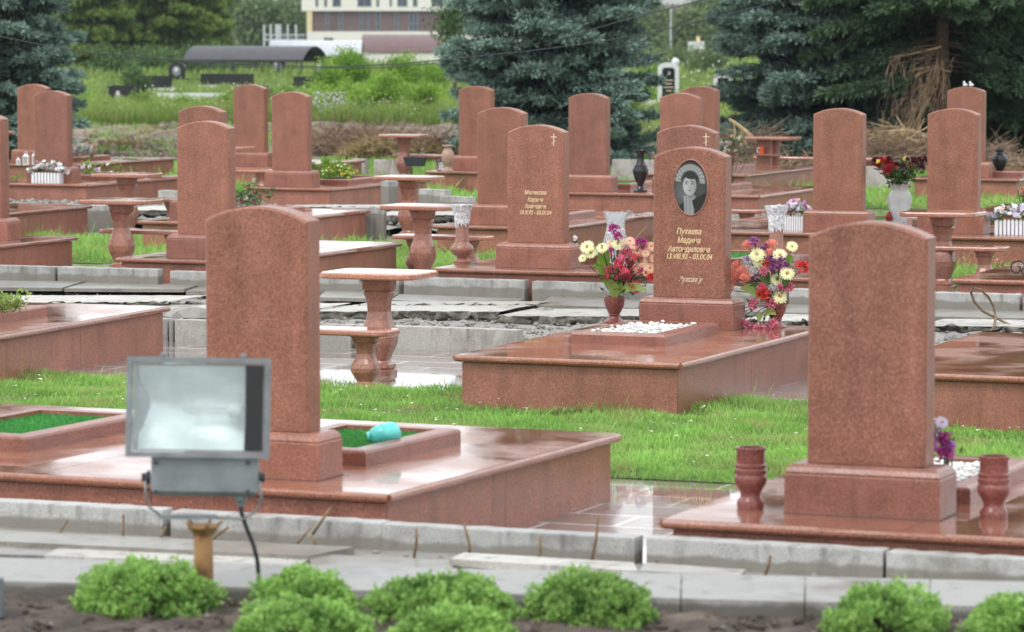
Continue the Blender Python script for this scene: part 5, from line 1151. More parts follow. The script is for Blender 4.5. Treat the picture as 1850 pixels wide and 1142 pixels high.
# torn wood on the trunk and a heap of it at the foot
ts.rotation_euler = (0, 0, TH)
bm = BM(); rr = random.Random(3)
def tpt(px, py, dy=0): return ((px - 1702) / F * 75.5, dy, W(px, py, 75.5 + dy)[2])
main = [(1695, 110), (1688, 135), (1683, 160), (1670, 185), (1662, 210), (1648, 228), (1625, 240), (1596, 247)]
for k in range(34):
    ox = rr.uniform(-34, 20); st_ = rr.randint(0, 3); e = rr.randint(st_ + 2, 8); dy = rr.uniform(-.45, -.15)
    pp = [(x + ox * (.3 + .1 * i_) + rr.uniform(-6, 6), y + rr.uniform(-6, 6) + abs(ox) * .2) for i_, (x, y) in enumerate(main[st_:e])]
    tube(bm, [tpt(x, y, dy) for x, y in pp], rr.uniform(.006, .022), 5, r1=.004)
for (x0, y0, x1, y1) in ((1690, 120, 1640, 128), (1690, 118, 1715, 130), (1698, 85, 1603, 104), (1680, 125, 1612, 155), (1700, 110, 1700, 180), (1672, 150, 1632, 215), (1660, 200, 1668, 280), (1650, 180, 1640, 270), (1645, 228, 1600, 262), (1640, 236, 1720, 250), (1690, 150, 1650, 160)):
    m0 = ((x0 + x1) / 2 + rr.uniform(-8, 8), (y0 + y1) / 2 + rr.uniform(-6, 6)); tube(bm, [tpt(x0, y0, -.2), tpt(m0[0], m0[1], -.35), tpt(x1, y1, -.4)], .032, 5, r1=.008)
obj('torn_wood', bm, M['dirtywood'], ts)
bm = BM()
for k in range(110):
    x = rr.uniform(1600, 1715); y = rr.uniform(95, 200); L_ = rr.uniform(25, 80); dx = rr.uniform(-28, 10); dy = rr.uniform(-1.1, -.1)
    tube(bm, [tpt(x, y, dy), tpt(x + dx * .4 + rr.uniform(-6, 6), y + L_ * .45, dy), tpt(x + dx, y + L_, dy + .1)], rr.uniform(.005, .012), 4, r1=.003)
    if k % 2: tube(bm, [tpt(1698, y - rr.uniform(0, 20), 0), tpt((x + 1698) / 2, y - 12, dy * .5), tpt(x, y, dy)], .012, 4, r1=.005)
obj('dead_branches', bm, M['twig'], ts)
def brush(name, boxes, m, seed, L=(.25, .9), r=.0055):
    rr = np.random.default_rng(seed); A = []; D = []; WW = []
    for (px, d, w_, dd, z0, h, n) in boxes:
        X = rr.uniform(-1, 1, n); Y = rr.uniform(-1, 1, n); zz = z0 + h * rr.random(n) * np.sqrt(np.clip(1 - X ** 2, 0, 1))
        c = CW(px, d); ax = np.array([math.cos(TH), math.sin(TH)]); ay = np.array([-math.sin(TH), math.cos(TH)])
        p = np.stack([c[0] + X * w_ * ax[0] + Y * dd * ay[0], c[1] + X * w_ * ax[1] + Y * dd * ay[1], zz], 1)
        a = rr.normal(0, .9, n) + math.pi * rr.integers(0, 2, n) + TH; e = rr.normal(.05, .42, n); l = rr.uniform(L[0], L[1], n)
        A.append(p); D.append(np.stack([np.cos(a) * np.cos(e) * l, np.sin(a) * np.cos(e) * l, np.sin(e) * l + .03], 1)); WW.append(np.full(n, r))
    p = np.concatenate(A); d = np.concatenate(D); n = len(p); ww = np.concatenate(WW)
    V_, F_ = [], []; k = 0
    for rep in range(2):
        s = unit(np.cross(d, rr.normal(size=(n, 3)))) * ww[:, None]; mid = p + d * .5 + rr.normal(size=(n, 3)) * .04
        v = np.stack([p - s, p + s, mid + s, mid - s, p + d + s * .4, p + d - s * .4], 1).reshape(-1, 3)
        b = (np.arange(n) * 6)[:, None]; f = np.concatenate([b + [0, 1, 2, 3], b + [3, 2, 4, 5]]); V_.append(v); F_.append(f + k); k += len(v)
    tag(link(name, arrmesh(name, np.concatenate(V_), np.concatenate(F_), 4), None, M[m]), kind='stuff')
brush('brushwood_heap', [(620, 81, .75, .8, .02, .42, 1100), (700, 80, .8, .8, .02, .36, 1100), (640, 82.5, 1.0, .6, .2, .18, 500), (795, 77, .6, .6, .02, .5, 600)], 'twig', 1)
brush('dead_grass_heap', [(690, 77.5, .8, .7, .0, .42, 1500), (225, 83, .35, .4, .0, .22, 500), (780, 76.5, .6, .5, .0, .35, 500), (290, 86, .8, .5, .05, .3, 500)], 'straw', 2, (.12, .4), .007)
brush('brushwood_heap', [(1600, 73.5, 1.0, 1.0, .05, .5, 1100), (1640, 73, .9, .8, .0, .35, 500), (1350, 73, .55, .5, .05, .7, 260), (1780, 73, .6, .7, .05, .4, 300)], 'twig', 3)
brush('torn_wood_heap', [(1620, 73, .7, .6, .35, .55, 90)], 'dirtywood', 4, (.3, 1.0), .009)
brush('dark_needle_litter', [(1500, 73, 3.2, 1.5, .0, .18, 2600), (1780, 73, 1.2, 1.2, .0, .2, 900)], 'twig', 5, (.1, .35), .012)
bm = BM(); a = W(1317, 215, 72.5); tube(bm, [(0, 0, 0)] + [[W(x, y, 72.5)[i_] - a[i_] for i_ in range(3)] for x, y in ((1330, 224), (1345, 236), (1360, 250))], .03, 6, r1=.05); tube(bm, [[W(x, y, 72.5)[i_] - a[i_] for i_ in range(3)] for x, y in ((1326, 222), (1328, 240), (1324, 262))], .022, 5, r1=.01); tube(bm, [[W(x, y, 72.5)[i_] - a[i_] for i_ in range(3)] for x, y in ((1340, 232), (1343, 250), (1352, 268))], .02, 5, r1=.01)
tag(obj('broken_branch', bm, M['dirtywood'], None, loc=a), 'broken pale branch sticking up left of the slab-legged table', 'branch')
# clods along the bank
bm = BM(); rr = random.Random(8)
for _ in range(420):
    px = rr.uniform(165, 330) if _ % 3 else rr.uniform(330, 560); d = rr.uniform(79, 90); c = CW(px, d); X_ = (px - CX) / F * d
    zz = float(bankz(np.array(d), X_)) + rr.uniform(-.01, .06)
    s = rr.uniform(.02, .09) if rr.random() < .9 else rr.uniform(.1, .18); bmesh.ops.create_icosphere(bm, subdivisions=1, radius=s, matrix=Matrix.Translation((c[0], c[1], zz)) @ Matrix.Rotation(rr.uniform(0, 3), 4, (rr.random(), rr.random(), 1)) @ Matrix.Diagonal((1.4, 1, .7, 1)))
for vv in bm.verts: vv.co += Vector((rr.uniform(-1, 1), rr.uniform(-1, 1), rr.uniform(-1, 1))) * .012
tag(obj('earth_clods', bm, M['earth'], None), kind='stuff')

# weeds on the bank
def field(name, px0, px1, d0, d1, n, hmin, hmax, w_, m, seed, zf=None, lean=.22, tint=(0, .5)):
    rr = np.random.default_rng(seed); px = rr.uniform(px0, px1, n); d = rr.uniform(d0, d1, n)
    X = (px - CX) / F * d; z = bankz(d, X) if zf is None else np.full(n, zf)
    u = X * math.cos(TH) - d * math.sin(TH); v_ = X * math.sin(TH) + d * math.cos(TH)
    c = .5 + .5 * np.sin(px * .021 + 2 * np.sin(d * .3)) * np.cos(px * .047 + d * .23); h = rr.uniform(hmin, hmax, n) * (.6 + .55 * c)
    dd = np.stack([rr.normal(0, lean, n) * h + .08 * h, rr.normal(0, lean, n) * h, h], 1)
    v, f = tri_blades(np.stack([u, v_, z - .03], 1), dd, w_ * rr.uniform(.6, 1.3, n), rr)
    t = np.clip((tint[0] + tint[1] * rr.random(n) + .25 * c)[:, None] + np.array([-.25, 0, .3, 0])[None], 0, 1)
    return tag(link(name, arrmesh(name, v, f, 4, t.ravel()), None, M[m]), kind='stuff')
field('tall_weeds', 140, 830, 91, 112, 52000, .22, .72, .022, 'weeds', 1)
field('tall_weeds', 1080, 1420, 84, 118, 30000, .2, .6, .024, 'weeds', 2, zf=0)
field('short_grass', 130, 1850, 66, 78, 26000, .05, .22, .02, 'grass', 3, zf=0)
field('bank_grass', 160, 560, 80, 91, 5000, .05, .25, .018, 'grass', 4)
field('meadow_weeds', -100, 1950, 118, 190, 42000, .12, .42, .05, 'weeds', 5, zf=0)
field('far_meadow_weeds', -200, 2100, 190, 420, 42000, .3, .8, .16, 'weeds', 6, zf=0, tint=(.0, .5))
def leafweeds(name, px0, px1, d0, d1, n, s, hmax, m, seed, zf=None):
    rr = np.random.default_rng(seed); nc = n // 40; pc = rr.uniform(px0, px1, nc); dc = rr.uniform(d0, d1, nc); hc = hmax * rr.uniform(.35, 1, nc)
    k = rr.integers(0, nc, n); d = dc[k] + rr.normal(0, .25, n); X = (pc[k] - CX) / F * dc[k] + rr.normal(0, .2, n); h = hc[k] * np.sqrt(rr.random(n)); z = (bankz(d, X) if zf is None else zf) + h
    p = np.stack([X * math.cos(TH) - d * math.sin(TH), X * math.sin(TH) + d * math.cos(TH), z], 1)
    dd = unit(rr.normal(size=(n, 3)) + [0, 0, .4]) * (s * rr.uniform(.6, 1.4, n))[:, None]; v, f = tri_blades(p, dd, s * .5 * rr.uniform(.7, 1.2, n), rr)
    t = np.clip(rr.uniform(.0, .75, nc)[k] + .35 * h / hmax + rr.normal(0, .08, n), 0, 1)
    tag(link(name, arrmesh(name, v, f, 4, np.repeat(t, 4)), None, M[m]), kind='stuff')
leafweeds('leafy_weeds', 140, 830, 92, 110, 60000, .07, .60, 'weeds', 21)
leafweeds('leafy_weeds', 560, 800, 96, 112, 26000, .075, 1.05, 'bush', 22)
leafweeds('leafy_weeds', 1110, 1400, 86, 116, 26000, .075, .7, 'weeds', 23, 0)
leafweeds('far_leafy_weeds', -50, 1900, 125, 230, 50000, .12, .30, 'weeds', 24, 0)
field('dry_stalks', 400, 520, 92, 104, 500, .7, 1.1, .012, 'straw', 7)
def blobs(name, px0, px1, y0, y1, d0, d1, n, s, m, seed):
    rr = np.random.default_rng(seed); V_ = []
    for _ in range(n):
        q = W(rr.uniform(px0, px1), rr.uniform(y0, y1), rr.uniform(d0, d1))
        V_.append(np.array(q)[None] + rr.normal(size=(4, 3)) * s * .35 + np.array([(1, 0, 0), (0, 0, 1), (-1, 0, 0), (0, 0, -1)]) * s)
    tag(link(name, arrmesh(name, np.concatenate(V_), np.arange(n * 4).reshape(-1, 4), 4, rr.random(n * 4)), None, M[m]), kind='stuff')
blobs('thistle_flowers', 566, 628, 166, 245, 92, 97, 420, .022, 'p_lilac', 1)
blobs('thistle_flowers', 575, 790, 175, 245, 92, 97, 160, .020, 'p_palepink', 5)
blobs('wild_flowers', 190, 560, 150, 225, 92, 97, 70, .02, 'p_cream', 2)
blobs('wild_flowers', 1140, 1230, 225, 270, 80, 86, 40, .02, 'p_cream', 3)
blobs('wild_flowers', 1130, 1330, 100, 160, 120, 150, 60, .03, 'p_cream', 4)

def leafy(label, loc, a, h, n, size, m, seed, cat='shrub', name='leafy_shrub', group=None, trunk=True, lobes=9, z0=.1, asp=.55, th=None, bot=.25):
    rr = np.random.default_rng(seed); t = thing(name, label, cat, loc, rr.uniform(0, 6), group)
    C = []
    for k in range(lobes):
        an = rr.uniform(0, 6.28); q = rr.uniform(.0, .62) * a; zz = z0 + (h - z0) * rr.uniform(bot, .82); taper = 1 - .45 * max(0, (zz / h - .5))
        C.append((q * math.cos(an) * taper, q * math.sin(an) * taper, zz, rr.uniform(.30, .52) * a, rr.uniform(.13, .24) * h))
    C.append((0, 0, h * .78, a * .35, h * .22))
    C = np.array(C); k = rr.integers(0, len(C), n)
    # twig clumps inside each lobe
    nc = max(20, n // 22); kc = rr.integers(0, len(C), nc); dirs = unit(rr.normal(size=(nc, 3))); rad = rr.uniform(.45, 1.05, nc) 
    cc = C[kc, :3] + dirs * rad[:, None] * np.stack([C[kc, 3], C[kc, 3], C[kc, 4]], 1)
    j = rr.integers(0, nc, n); p = cc[j] + rr.normal(size=(n, 3)) * size * 1.3
    p[:, 2] = np.maximum(p[:, 2], .02)
    d = unit(rr.normal(size=(n, 3)) + dirs[j] * .8 + [0, 0, -.1]) * (size * rr.uniform(.7, 1.4, n))[:, None]
    v, f = tri_blades(p, d, size * asp * rr.uniform(.8, 1.3, n), rr); tt = np.clip(rr.uniform(.1, .9, nc)[j] + rr.normal(0, .1, n), 0, 1)
    link('crown' if cat == 'tree' else 'foliage', arrmesh('foliage', v, f, 4, np.repeat(tt, 4)), t, M[m])
    bm = BM(); th = th or a * .05
    if cat == 'tree': tube(bm, [(0, 0, -.2), (0, 0, h * .3), (.02 * h, 0, h * .62)], th, 8, r1=th * .4)
    for q in C[:8]: tube(bm, [(0, 0, .0 if cat != 'tree' else h * .25), (q[0] * .5, q[1] * .5, q[2] * .6), tuple(q[:3])], th * .35, 5, r1=th * .12)
    obj('trunk' if cat == 'tree' else 'stems', bm, M['bark'], t); return t
GB = 'bright shrubs behind the weed bank'
leafy('tall bright green shrub right of the curved canopy', CW(635, 106), 1.15, 2.2, 12000, .07, 'bush', 1, group=GB, bot=.05, lobes=13)
leafy('bright green shrub in front of the brown shed roof', CW(735, 107), 1.15, 2.1, 12000, .07, 'bush', 2, group=GB, bot=.05, lobes=13)
leafy('small bright green shrub beside the left side of the centre spruce', CW(790, 118), .7, 1.75, 4500, .07, 'bush', 3, group=GB, bot=.05)
leafy('small bright plant standing above the weeds near the black stones', CW(410, 99), .35, 1.15, 700, .07, 'bush', 4, group=GB, bot=.1, lobes=5)
leafy('bright green shrub just right of the centre spruce', CW(1165, 135), .8, 1.75, 2400, .10, 'bush', 5, group=GB, bot=.05)
leafy('bright shrub below the right spruce branches', CW(1345, 125), .8, 1.5, 2400, .10, 'bush', 6, group=GB, bot=.05)
leafy('low green shrub right of the left spruce', CW(165, 105), .55, .9, 1500, .08, 'bush', 7, group=GB, bot=.05)
# evergreen trees far left
leafy('broad bright shrub between the two tall ones, lower', CW(690, 101), 1.1, 1.55, 9000, .07, 'bush', 8, group=GB, bot=.05, lobes=12)
leafy('loose green shrub hiding the right posts of the canopy', CW(600, 104), .7, 1.75, 5200, .07, 'bush', 9, group=GB, bot=.05, lobes=9)
leafy('small dark green shrub left of the canopy', CW(240, 150), .9, 1.2, 3000, .09, 'dleaf', 10, group=GB, bot=.05, lobes=9)
for k, (px, d, a, h, n_, m_, lb) in enumerate(((625, 98, .75, 1.15, 6500, 'bush', 'rounded green weed bush behind the pink thistle flowers'), (700, 97, .8, 1.3, 7500, 'bush', 'tall weed bush in the middle of the green bank'), (768, 96, .6, 1.05, 5000, 'bush', 'weed bush beside the lowest left branches of the centre spruce'), (660, 94, .45, .75, 3000, 'dleaf', 'low dark weed bush above the brushwood'), (340, 98, .5, .8, 3000, 'bush', 'low bright weed bush left of the tall thin headstone'), (255, 97, .6, .85, 3600, 'weeds', 'grey green weed clump behind the dug earth'), (520, 99, .5, 1.0, 3600, 'bush', 'weed bush behind the pair of left centre headstones'), (470, 104, .5, .95, 3000, 'dleaf', 'dark weed bush below the long black wall'), (1130, 100, .6, 1.0, 3600, 'weeds', 'weed clump right of the centre spruce'), (1225, 112, .7, .9, 3600, 'weeds', 'tall weed clump around the crescent gravestone'))):
    leafy(lb, CW(px, d, .2 if px < 900 else 0), a, h, n_, .065, m_, 80 + k, name='weed_bush', group='weed bushes on the bank', bot=.05, lobes=9)
for k, (px, d, a, h, lb) in enumerate(((195, 205, 2.0, 1.9, 'dark undergrowth bush below the evergreens, leftmost'), (265, 215, 2.2, 1.6, 'dark undergrowth bush below the widest evergreen'), (345, 212, 1.8, 1.5, 'dark undergrowth bush left of the canopy end'), (385, 222, 2.2, 1.7, 'dark undergrowth bush behind the canopy'), (470, 225, 2.4, 1.3, 'dark undergrowth bush seen under the canopy roof'), (1290, 210, 2.0, 1.5, 'dark bush on the far meadow at the right'), (1215, 240, 2.4, 1.4, 'dark bush before the long pale fence'))):
    leafy(lb, CW(px, d), a, h, 2600, .16, 'far' if px > 1000 else 'dleaf', 120 + k, name='undergrowth_bush', group='dark bushes on the far meadow', bot=.05, lobes=9)
GY = 'dense yellow green evergreens on the left'
for lab, px, d, a, h, sd in (('dense evergreen with a dark trunk beside the blue spruce', 170, 232, 3.1, 14, 11), ('widest dense evergreen at the left, above the black gravestones', 300, 236, 4.0, 15, 12), ('dense evergreen with drooping boughs left of the far wood', 352, 244, 2.7, 12, 13), ('dense evergreen rising behind the blue spruce at the left edge', 70, 250, 4.0, 15, 14)):
    conifer(lab, CW(px, d), h, a, M['yew'], sd, z0=1.5, dens=.55, tl=.42, tw=.12, droop=.30, step=.55, trunk_r=.32, zfull=6.5, power=.38, base_narrow=0, hang=.45, name='evergreen_tree', group=GY)
# far trees
k = 0
GF = 'far broadleaf trees along the horizon'
fd = [(415, 420, 5.5, 8.5, 'leftmost of the wood beside the building, round'), (468, 400, 3.4, 5.9, 'narrow one left of the grey steel frame'), (505, 430, 4.2, 5.7, 'broad one behind the grey steel frame'), (543, 440, 3.6, 6.0, 'one at the left corner of the building'), (385, 440, 5, 10, 'tall one behind the evergreens'),
      (1125, 330, 3.6, 5.6, 'one peeking right of the centre spruce'), (1165, 380, 3.4, 4.9, 'one under the overhead cable'), (1200, 420, 3.2, 4.5, 'one before the purple roof, left'), (1280, 380, 3.4, 5.6, 'one right of the purple roof'), (1325, 400, 4.5, 8.5, 'tall one left of the right spruce'), (1245, 350, 2.6, 3.9, 'low one below the purple roof'), (1150, 450, 4, 6.3, 'rearmost one near the purple roof'),
      (1400, 420, 7, 13, 'one hidden behind the right spruce'), (1500, 430, 7, 12, 'one behind the right spruce, rear'), (830, 430, 6, 9, 'one behind the centre spruce'), (1760, 400, 8, 13, 'one behind the right edge spruces'), (150, 430, 8, 13, 'far one behind the left evergreens'), (1000, 420, 8, 14, 'far one directly behind the centre spruce')]
for px, d, a, h, l in fd:
    k += 1; leafy('hazy far broadleaf tree, ' + l, CW(px, d), a, h, 5200, .42, 'far', 40 + k, 'tree', 'broadleaf_tree', GF, lobes=12, z0=.5, asp=.6, th=.25, bot=.12)
leafy('broadleaf twig mass peeking above the roofs left of the centre spruce', CW(822, 120), 1.2, 4.6, 2600, .12, 'dleaf', 70, 'tree', 'broadleaf_tree', None, lobes=7, bot=.5, th=.08)

# frame aligned with the view for far buildings
def cthing(name, label, cat, px, d, group=None, dz=0, rz=0): c = CW(px, d); return thing(name, label, cat, (c[0], c[1], dz), TH + rz, group)
# large building
M['cream'] = plain('cream_render', (.76, .74, .66), .8, var=.04); M['brown'] = plain('brown_brick_panel', (.155, .105, .105), .8, var=.15, scale=.4); M['column'] = plain('yellow_column', (.70, .60, .36), .8, var=.03)
DB = 400; s = DB / F
bt = cthing('office_building', 'large cream building with a brown window storey behind the shelters', 'building', 545, DB)
def bx(px): return (px - 545) * s
def bz(py): return ZC + (HY - py) * s
bm = BM(); box(bm, 0, bx(1000), 0, 18, bz(20), bz(-60)); obj('upper_facade', bm, M['cream'], bt)
bm = BM(); box(bm, bx(562), bx(995), .35, 17, bz(57), bz(20) - .003); obj('brown_storey', bm, M['brown'], bt)
bm = BM(); box(bm, bx(554), bx(995), .05, 17.5, 0, bz(57) - .003); obj('ground_storey', bm, M['cream'], bt)
bm = BM(); box(bm, bx(554), bx(564), .06, .9, bz(57), bz(20) - .004); obj('corner_column', bm, M['column'], bt)
def bwin(x0, x1, y0, y1, yoff, mull=None):
    bm = BM(); t_ = .10
    X0, X1, Z0, Z1 = bx(x0), bx(x1), bz(y1), bz(y0)
    box(bm, X0, X1, yoff - .06, yoff - .003, Z0, Z0 + t_); box(bm, X0, X1, yoff - .06, yoff - .003, Z1 - t_, Z1); box(bm, X0, X0 + t_, yoff - .06, yoff - .003, Z0 + t_, Z1 - t_); box(bm, X1 - t_, X1, yoff - .06, yoff - .003, Z0 + t_, Z1 - t_)
    if mull: box(bm, X0 + t_, X1 - t_, yoff - .055, yoff - .003, bz(mull) - .05, bz(mull) + .05)
    if X1 - X0 > 1.0: box(bm, (X0 + X1) / 2 - .04, (X0 + X1) / 2 + .04, yoff - .05, yoff - .003, Z0 + t_, Z1 - t_)
    f = obj('window', bm, M['metal'], bt); bm = BM(); box(bm, X0 + t_, X1 - t_, yoff - .02, yoff - .004, Z0 + t_, Z1 - t_); obj('pane', bm, M['window'], f)
for a_, b_ in ((588, 595), (612, 619), (649, 656), (662, 668), (679, 687), (713, 720), (738, 755), (799, 806), (820, 828)): bwin(a_, b_, 20.5, 56, .35, 42)
for a_, b_ in ((570, 575), (586, 591), (601, 616), (646, 671), (680, 685), (704, 708), (718, 736), (746, 754), (780, 800)): bwin(a_, b_, -8, 12, 0)
bwin(585, 602, 68, 74, .05)
for a_, b_ in ((570, 575), (586, 591), (601, 616), (646, 671), (680, 685), (704, 708), (718, 736), (746, 754)): bwin(a_, b_, -48, -25, 0)
# low structures
def barrel(name, label, cat, pxl, pxr, ytop, yeave, d, m, wd=3.0, yaw=0, posts=True, pm='metaldark', yfoot=None, group=None, open_right=True):
    s = d / F; L = ((pxr - pxl) * s - wd * math.sin(abs(yaw))) / math.cos(yaw); zt = ZC + (HY - ytop) * s; ze = ZC + (HY - yeave) * s; h = zt - ze
    t = cthing(name, label, cat, (pxl + pxr) / 2, d, group, rz=yaw); n = 14; bm = BM()
    prof = [(-wd / 2 + wd * k / n, ze + h * math.sin(math.pi * k / n) ** .75) for k in range(n + 1)]
    lo = [(y, z - .05) for y, z in prof[::-1]]; sec = prof + lo
    nn = 12
    rings = [[(-L / 2 + L * q / nn, y, z) for y, z in sec] for q in range(nn + 1)]
    loft(bm, rings); obj('curved_roof', bm, M[m], t)
    if posts:
        bm = BM(); np_ = max(2, int(L / 1.5))
        for k in range(np_ + 1):
            for y in (-wd / 2 + .1, wd / 2 - .1): x = -L / 2 + .15 + (L - .3) * k / np_; box(bm, x - .05, x + .05, y - .05, y + .05, 0, ze + .04)
        for y in (-wd / 2 + .1, wd / 2 - .1): box(bm, -L / 2 + .05, L / 2 - .05, y - .03, y + .03, ze - .14, ze - .02)
        obj('post_frame', bm, M[pm], t)
    return t
M['greyroof'] = plain('grey_metal_roof', (.055, .053, .06), .5, var=.15, scale=3); M['silverroof'] = plain('silver_sheet_roof', (.50, .52, .55), .45, var=.1, scale=2); M['brownroof'] = plain('red_brown_sheet_roof', (.14, .078, .076), .5, var=.12, scale=2)
barrel('curved_canopy', 'long dark grey barrel-vaulted canopy on posts behind the black gravestones', 'canopy', 330, 592, 83, 107, 205, 'greyroof', 3.0, yaw=-.42)
barrel('curved_canopy', 'pale silver curved roof behind the dark canopy', 'canopy', 488, 655, 73, 100, 250, 'silverroof', 4.0)
sh = barrel('shed', 'shed with red brown curved roof left of the centre spruce', 'shed', 655, 800, 62, 93, 260, 'brownroof', 6.0, posts=False)
bm = BM(); s = 260 / F; L = 145 * s; box(bm, -L / 2 + .1, L / 2 - .1, -2.9, 2.9, 0, ZC + (HY - 93) * s - .1); obj('wall', bm, M['cream'], sh)
sf = cthing('steel_frame', 'grey steel frame with a row of posts left of the building', 'steel structure', 512, 360); s = 360 / F; bm = BM()
for px in (477, 489, 497, 500, 505, 518, 533): box(bm, (px - 512) * s - .09, (px - 512) * s + .09, -.09 + (px % 3) * .8, .09 + (px % 3) * .8, 0, ZC + (HY - 44) * s)
for py in (63, 72): box(bm, (476 - 512) * s, (552 - 512) * s, -.14, -.10, ZC + (HY - py) * s - .06, ZC + (HY - py) * s + .06)
for k in range(12): x = (478 + k * 6 - 512) * s; tube(bm, [(x, -.05, ZC + (HY - 72) * s), (x + .16 + (k % 2) * .16, -.05, ZC + (HY - 63) * s)], .03, 4)
obj('frame_bars', bm, M['silverroof'], sf)
# black gravestones beyond the weeds
GBk = 'black gravestones beyond the weed bank'
def blackwall(label, px0, px1, yt, d, th=.18, portrait=None, arch=False, name='black_gravestone', ledge=None, zb=0):
    s = d / F; L = (px1 - px0) * s; h = ZC + (HY - yt) * s - zb
    t = cthing(name, label, 'gravestone', (px0 + px1) / 2, d, GBk, dz=zb)
    bm = BM()
    if arch:
        n = 12; pr_ = [(-L / 2, 0), (L / 2, 0)] + [(L / 2 * math.cos(math.pi * k / n), h - .28 + .28 * math.sin(math.pi * k / n)) for k in range(n + 1)]
        loft(bm, [[(x, y, z) for x, z in pr_] for y in (0, th)])
    else: box(bm, -L / 2, L / 2, 0, th, 0, h)
    obj('slab', bm, M['blackstone'], t, bevel=.01)
    if portrait:
        for px, py, rx, rz in portrait:
            bm = BM(); x = (px - (px0 + px1) / 2) * s; z = ZC + (HY - py) * s - zb
            lathe(bm, [(.5, 0), (.5, .004)], 18); bm.transform(Matrix.Translation((x, -.006, z)) @ Matrix.Diagonal((rx * 2, 1, rz * 2, 1)) @ Matrix.Rotation(math.pi / 2, 4, 'X')); o = obj('portrait_oval', bm, M['greyport'], t)
            bm = BM(); lathe(bm, [(.5, 0), (.5, .004)], 12); bm.transform(Matrix.Translation((x, -.012, z + rz * .3)) @ Matrix.Diagonal((rx * .9, 1, rz * .9, 1)) @ Matrix.Rotation(math.pi / 2, 4, 'X')); obj('portrait_face', bm, M['whitestone'], t)
    if ledge:
        bm = BM(); box(bm, -L / 2 - .2, L / 2 + .2, -ledge, -.01, 0, .16); obj('grave_border', bm, M['whitestone'], t, bevel=.01)
    return t
M['greyport'] = plain('engraved_grey', (.20, .21, .22), .4, var=.5, scale=14)
blackwall('tall arched black gravestone with two engraved faces left of the canopy', 304, 334, 113, 190, arch=True, portrait=((318, 128, .22, .26),))
blackwall('black low wall with a pale oval portrait near the left spruce', 195, 252, 154, 134, portrait=((212, 171, .10, .16),), ledge=1.2)
blackwall('long black grave wall below the left end of the canopy', 256, 310, 137, 160, ledge=1.6)
blackwall('long black grave wall with weeds before it, below the canopy', 362, 458, 133, 168, ledge=1.8)
blackwall('small black gravestone left of the low walls, rounded', 220, 250, 133, 190)
blackwall('black gravestone pair right of the far headstone, below the shrub', 530, 572, 138, 168, ledge=.8)
blackwall('smaller black gravestone before the one below the shrub', 528, 565, 148, 160)
blackwall('dark gravestone with an engraved figure under the canopy', 488, 515, 112, 215, portrait=((500, 122, .3, .35),))
blackwall('light portrait stone at the right end of the canopy', 568, 584, 110, 180, portrait=((576, 122, .18, .25),))
blackwall('low dark stone right of the tall arched gravestone', 334, 362, 142, 185)
for k, (px, d, w_, h_) in enumerate(((345, 140, 2.6, .12), (335, 126, 1.0, .2), (320, 165, 4, .1))):
    t = cthing('grave_border', ('long white stone grave border among the weeds', 'short bright white grave border at the weeds', 'rear pale grave border below the black walls')[k], 'grave border', px, d, None); bm = BM(); box(bm, -w_ / 2, w_ / 2, -.15, .15, 0, ZC + (HY - (168, 176, 160)[k]) * d / F); obj('stone_rail', bm, M['whitestone'], t, bevel=.01)
t = cthing('grey_post_stone', 'small grey stone block between the left headstones', 'stone', 419, 92, None); bm = BM(); box(bm, -.14, .14, 0, .2, 0, ZC + (HY - 207) * 92 / F); obj('block', bm, M['whitestone'], t, bevel=.01)
# white stones with dark panels, right
def whitestele(label, px, d, wpx, yt, crescent=False, ball=False, panels=1):
    s = d / F; w_ = wpx * s; h = ZC + (HY - yt) * s; t = cthing('white_gravestone', label, 'gravestone', px, d, 'white gravestones beyond the weeds'); n = 12
    pr_ = [(-w_ / 2, 0), (w_ / 2, 0)] + [(w_ / 2 * math.cos(math.pi * k / n), h - w_ * .28 + w_ * .28 * math.sin(math.pi * k / n)) for k in range(n + 1)]
    bm = BM(); loft(bm, [[(x, y, z) for x, z in pr_] for y in (0, .28)]); obj('slab', bm, M['whitestone'], t, bevel=.012)
    if panels == 1:
        bm = BM(); q = w_ * .30; pr2 = [(-q, .25), (q, .25), (q, h - .24), (q * .7, h - .17), (-q * .7, h - .17), (-q, h - .24)]; loft(bm, [[(x, y, z) for x, z in pr2] for y in (-.012, .02)]); o = obj('dark_panel', bm, M['blackstone'], t)
        bm = BM(); 
        for k in range(4):
            hw_ = q * (.75, .55, .8, .4)[k]; box(bm, -hw_, hw_, -.016, -.0125, h - .62 - k * .12, h - .59 - k * .12)
        obj('inscription_lines', bm, M['palegold'], t)
    else:
        for k in range(2):
            bm = BM(); box(bm, -w_ * .3, w_ * .3, -.012, .02, h * (.14 + .44 * k), h * (.14 + .44 * k) + h * .3); obj('dark_panel', bm, M['blackstone'], t)
    if crescent:
        bm = BM(); A = [(.055 * math.cos(a), .055 * math.sin(a)) for a in np.linspace(-2.4, 1.9, 16)]; B = [(.042 * math.cos(a) - .018, .042 * math.sin(a) + .01) for a in np.linspace(1.8, -2.3, 16)]
        vs = [bm.verts.new((x, -.015, h - .36 + z)) for x, z in A + B]; bm.faces.new(vs); obj('crescent', bm, M['white'], t)
    if ball:
        bm = BM(); bmesh.ops.create_uvsphere(bm, u_segments=16, v_segments=10, radius=.14, matrix=Matrix.Translation((w_ * .35, .3, h + .02))); obj('ball_finial', bm, M['whitestone'], t, smooth=True)
whitestele('white arched gravestone with a black panel and a crescent right of the centre spruce', 1208, 126, 38, 113, True, True)
whitestele('white gravestone with two small dark panels under the spruce branches', 1307, 124, 34, 132, panels=2)
whitestele('narrow white gravestone farthest right, half behind branches', 1349, 124, 24, 134, panels=2)
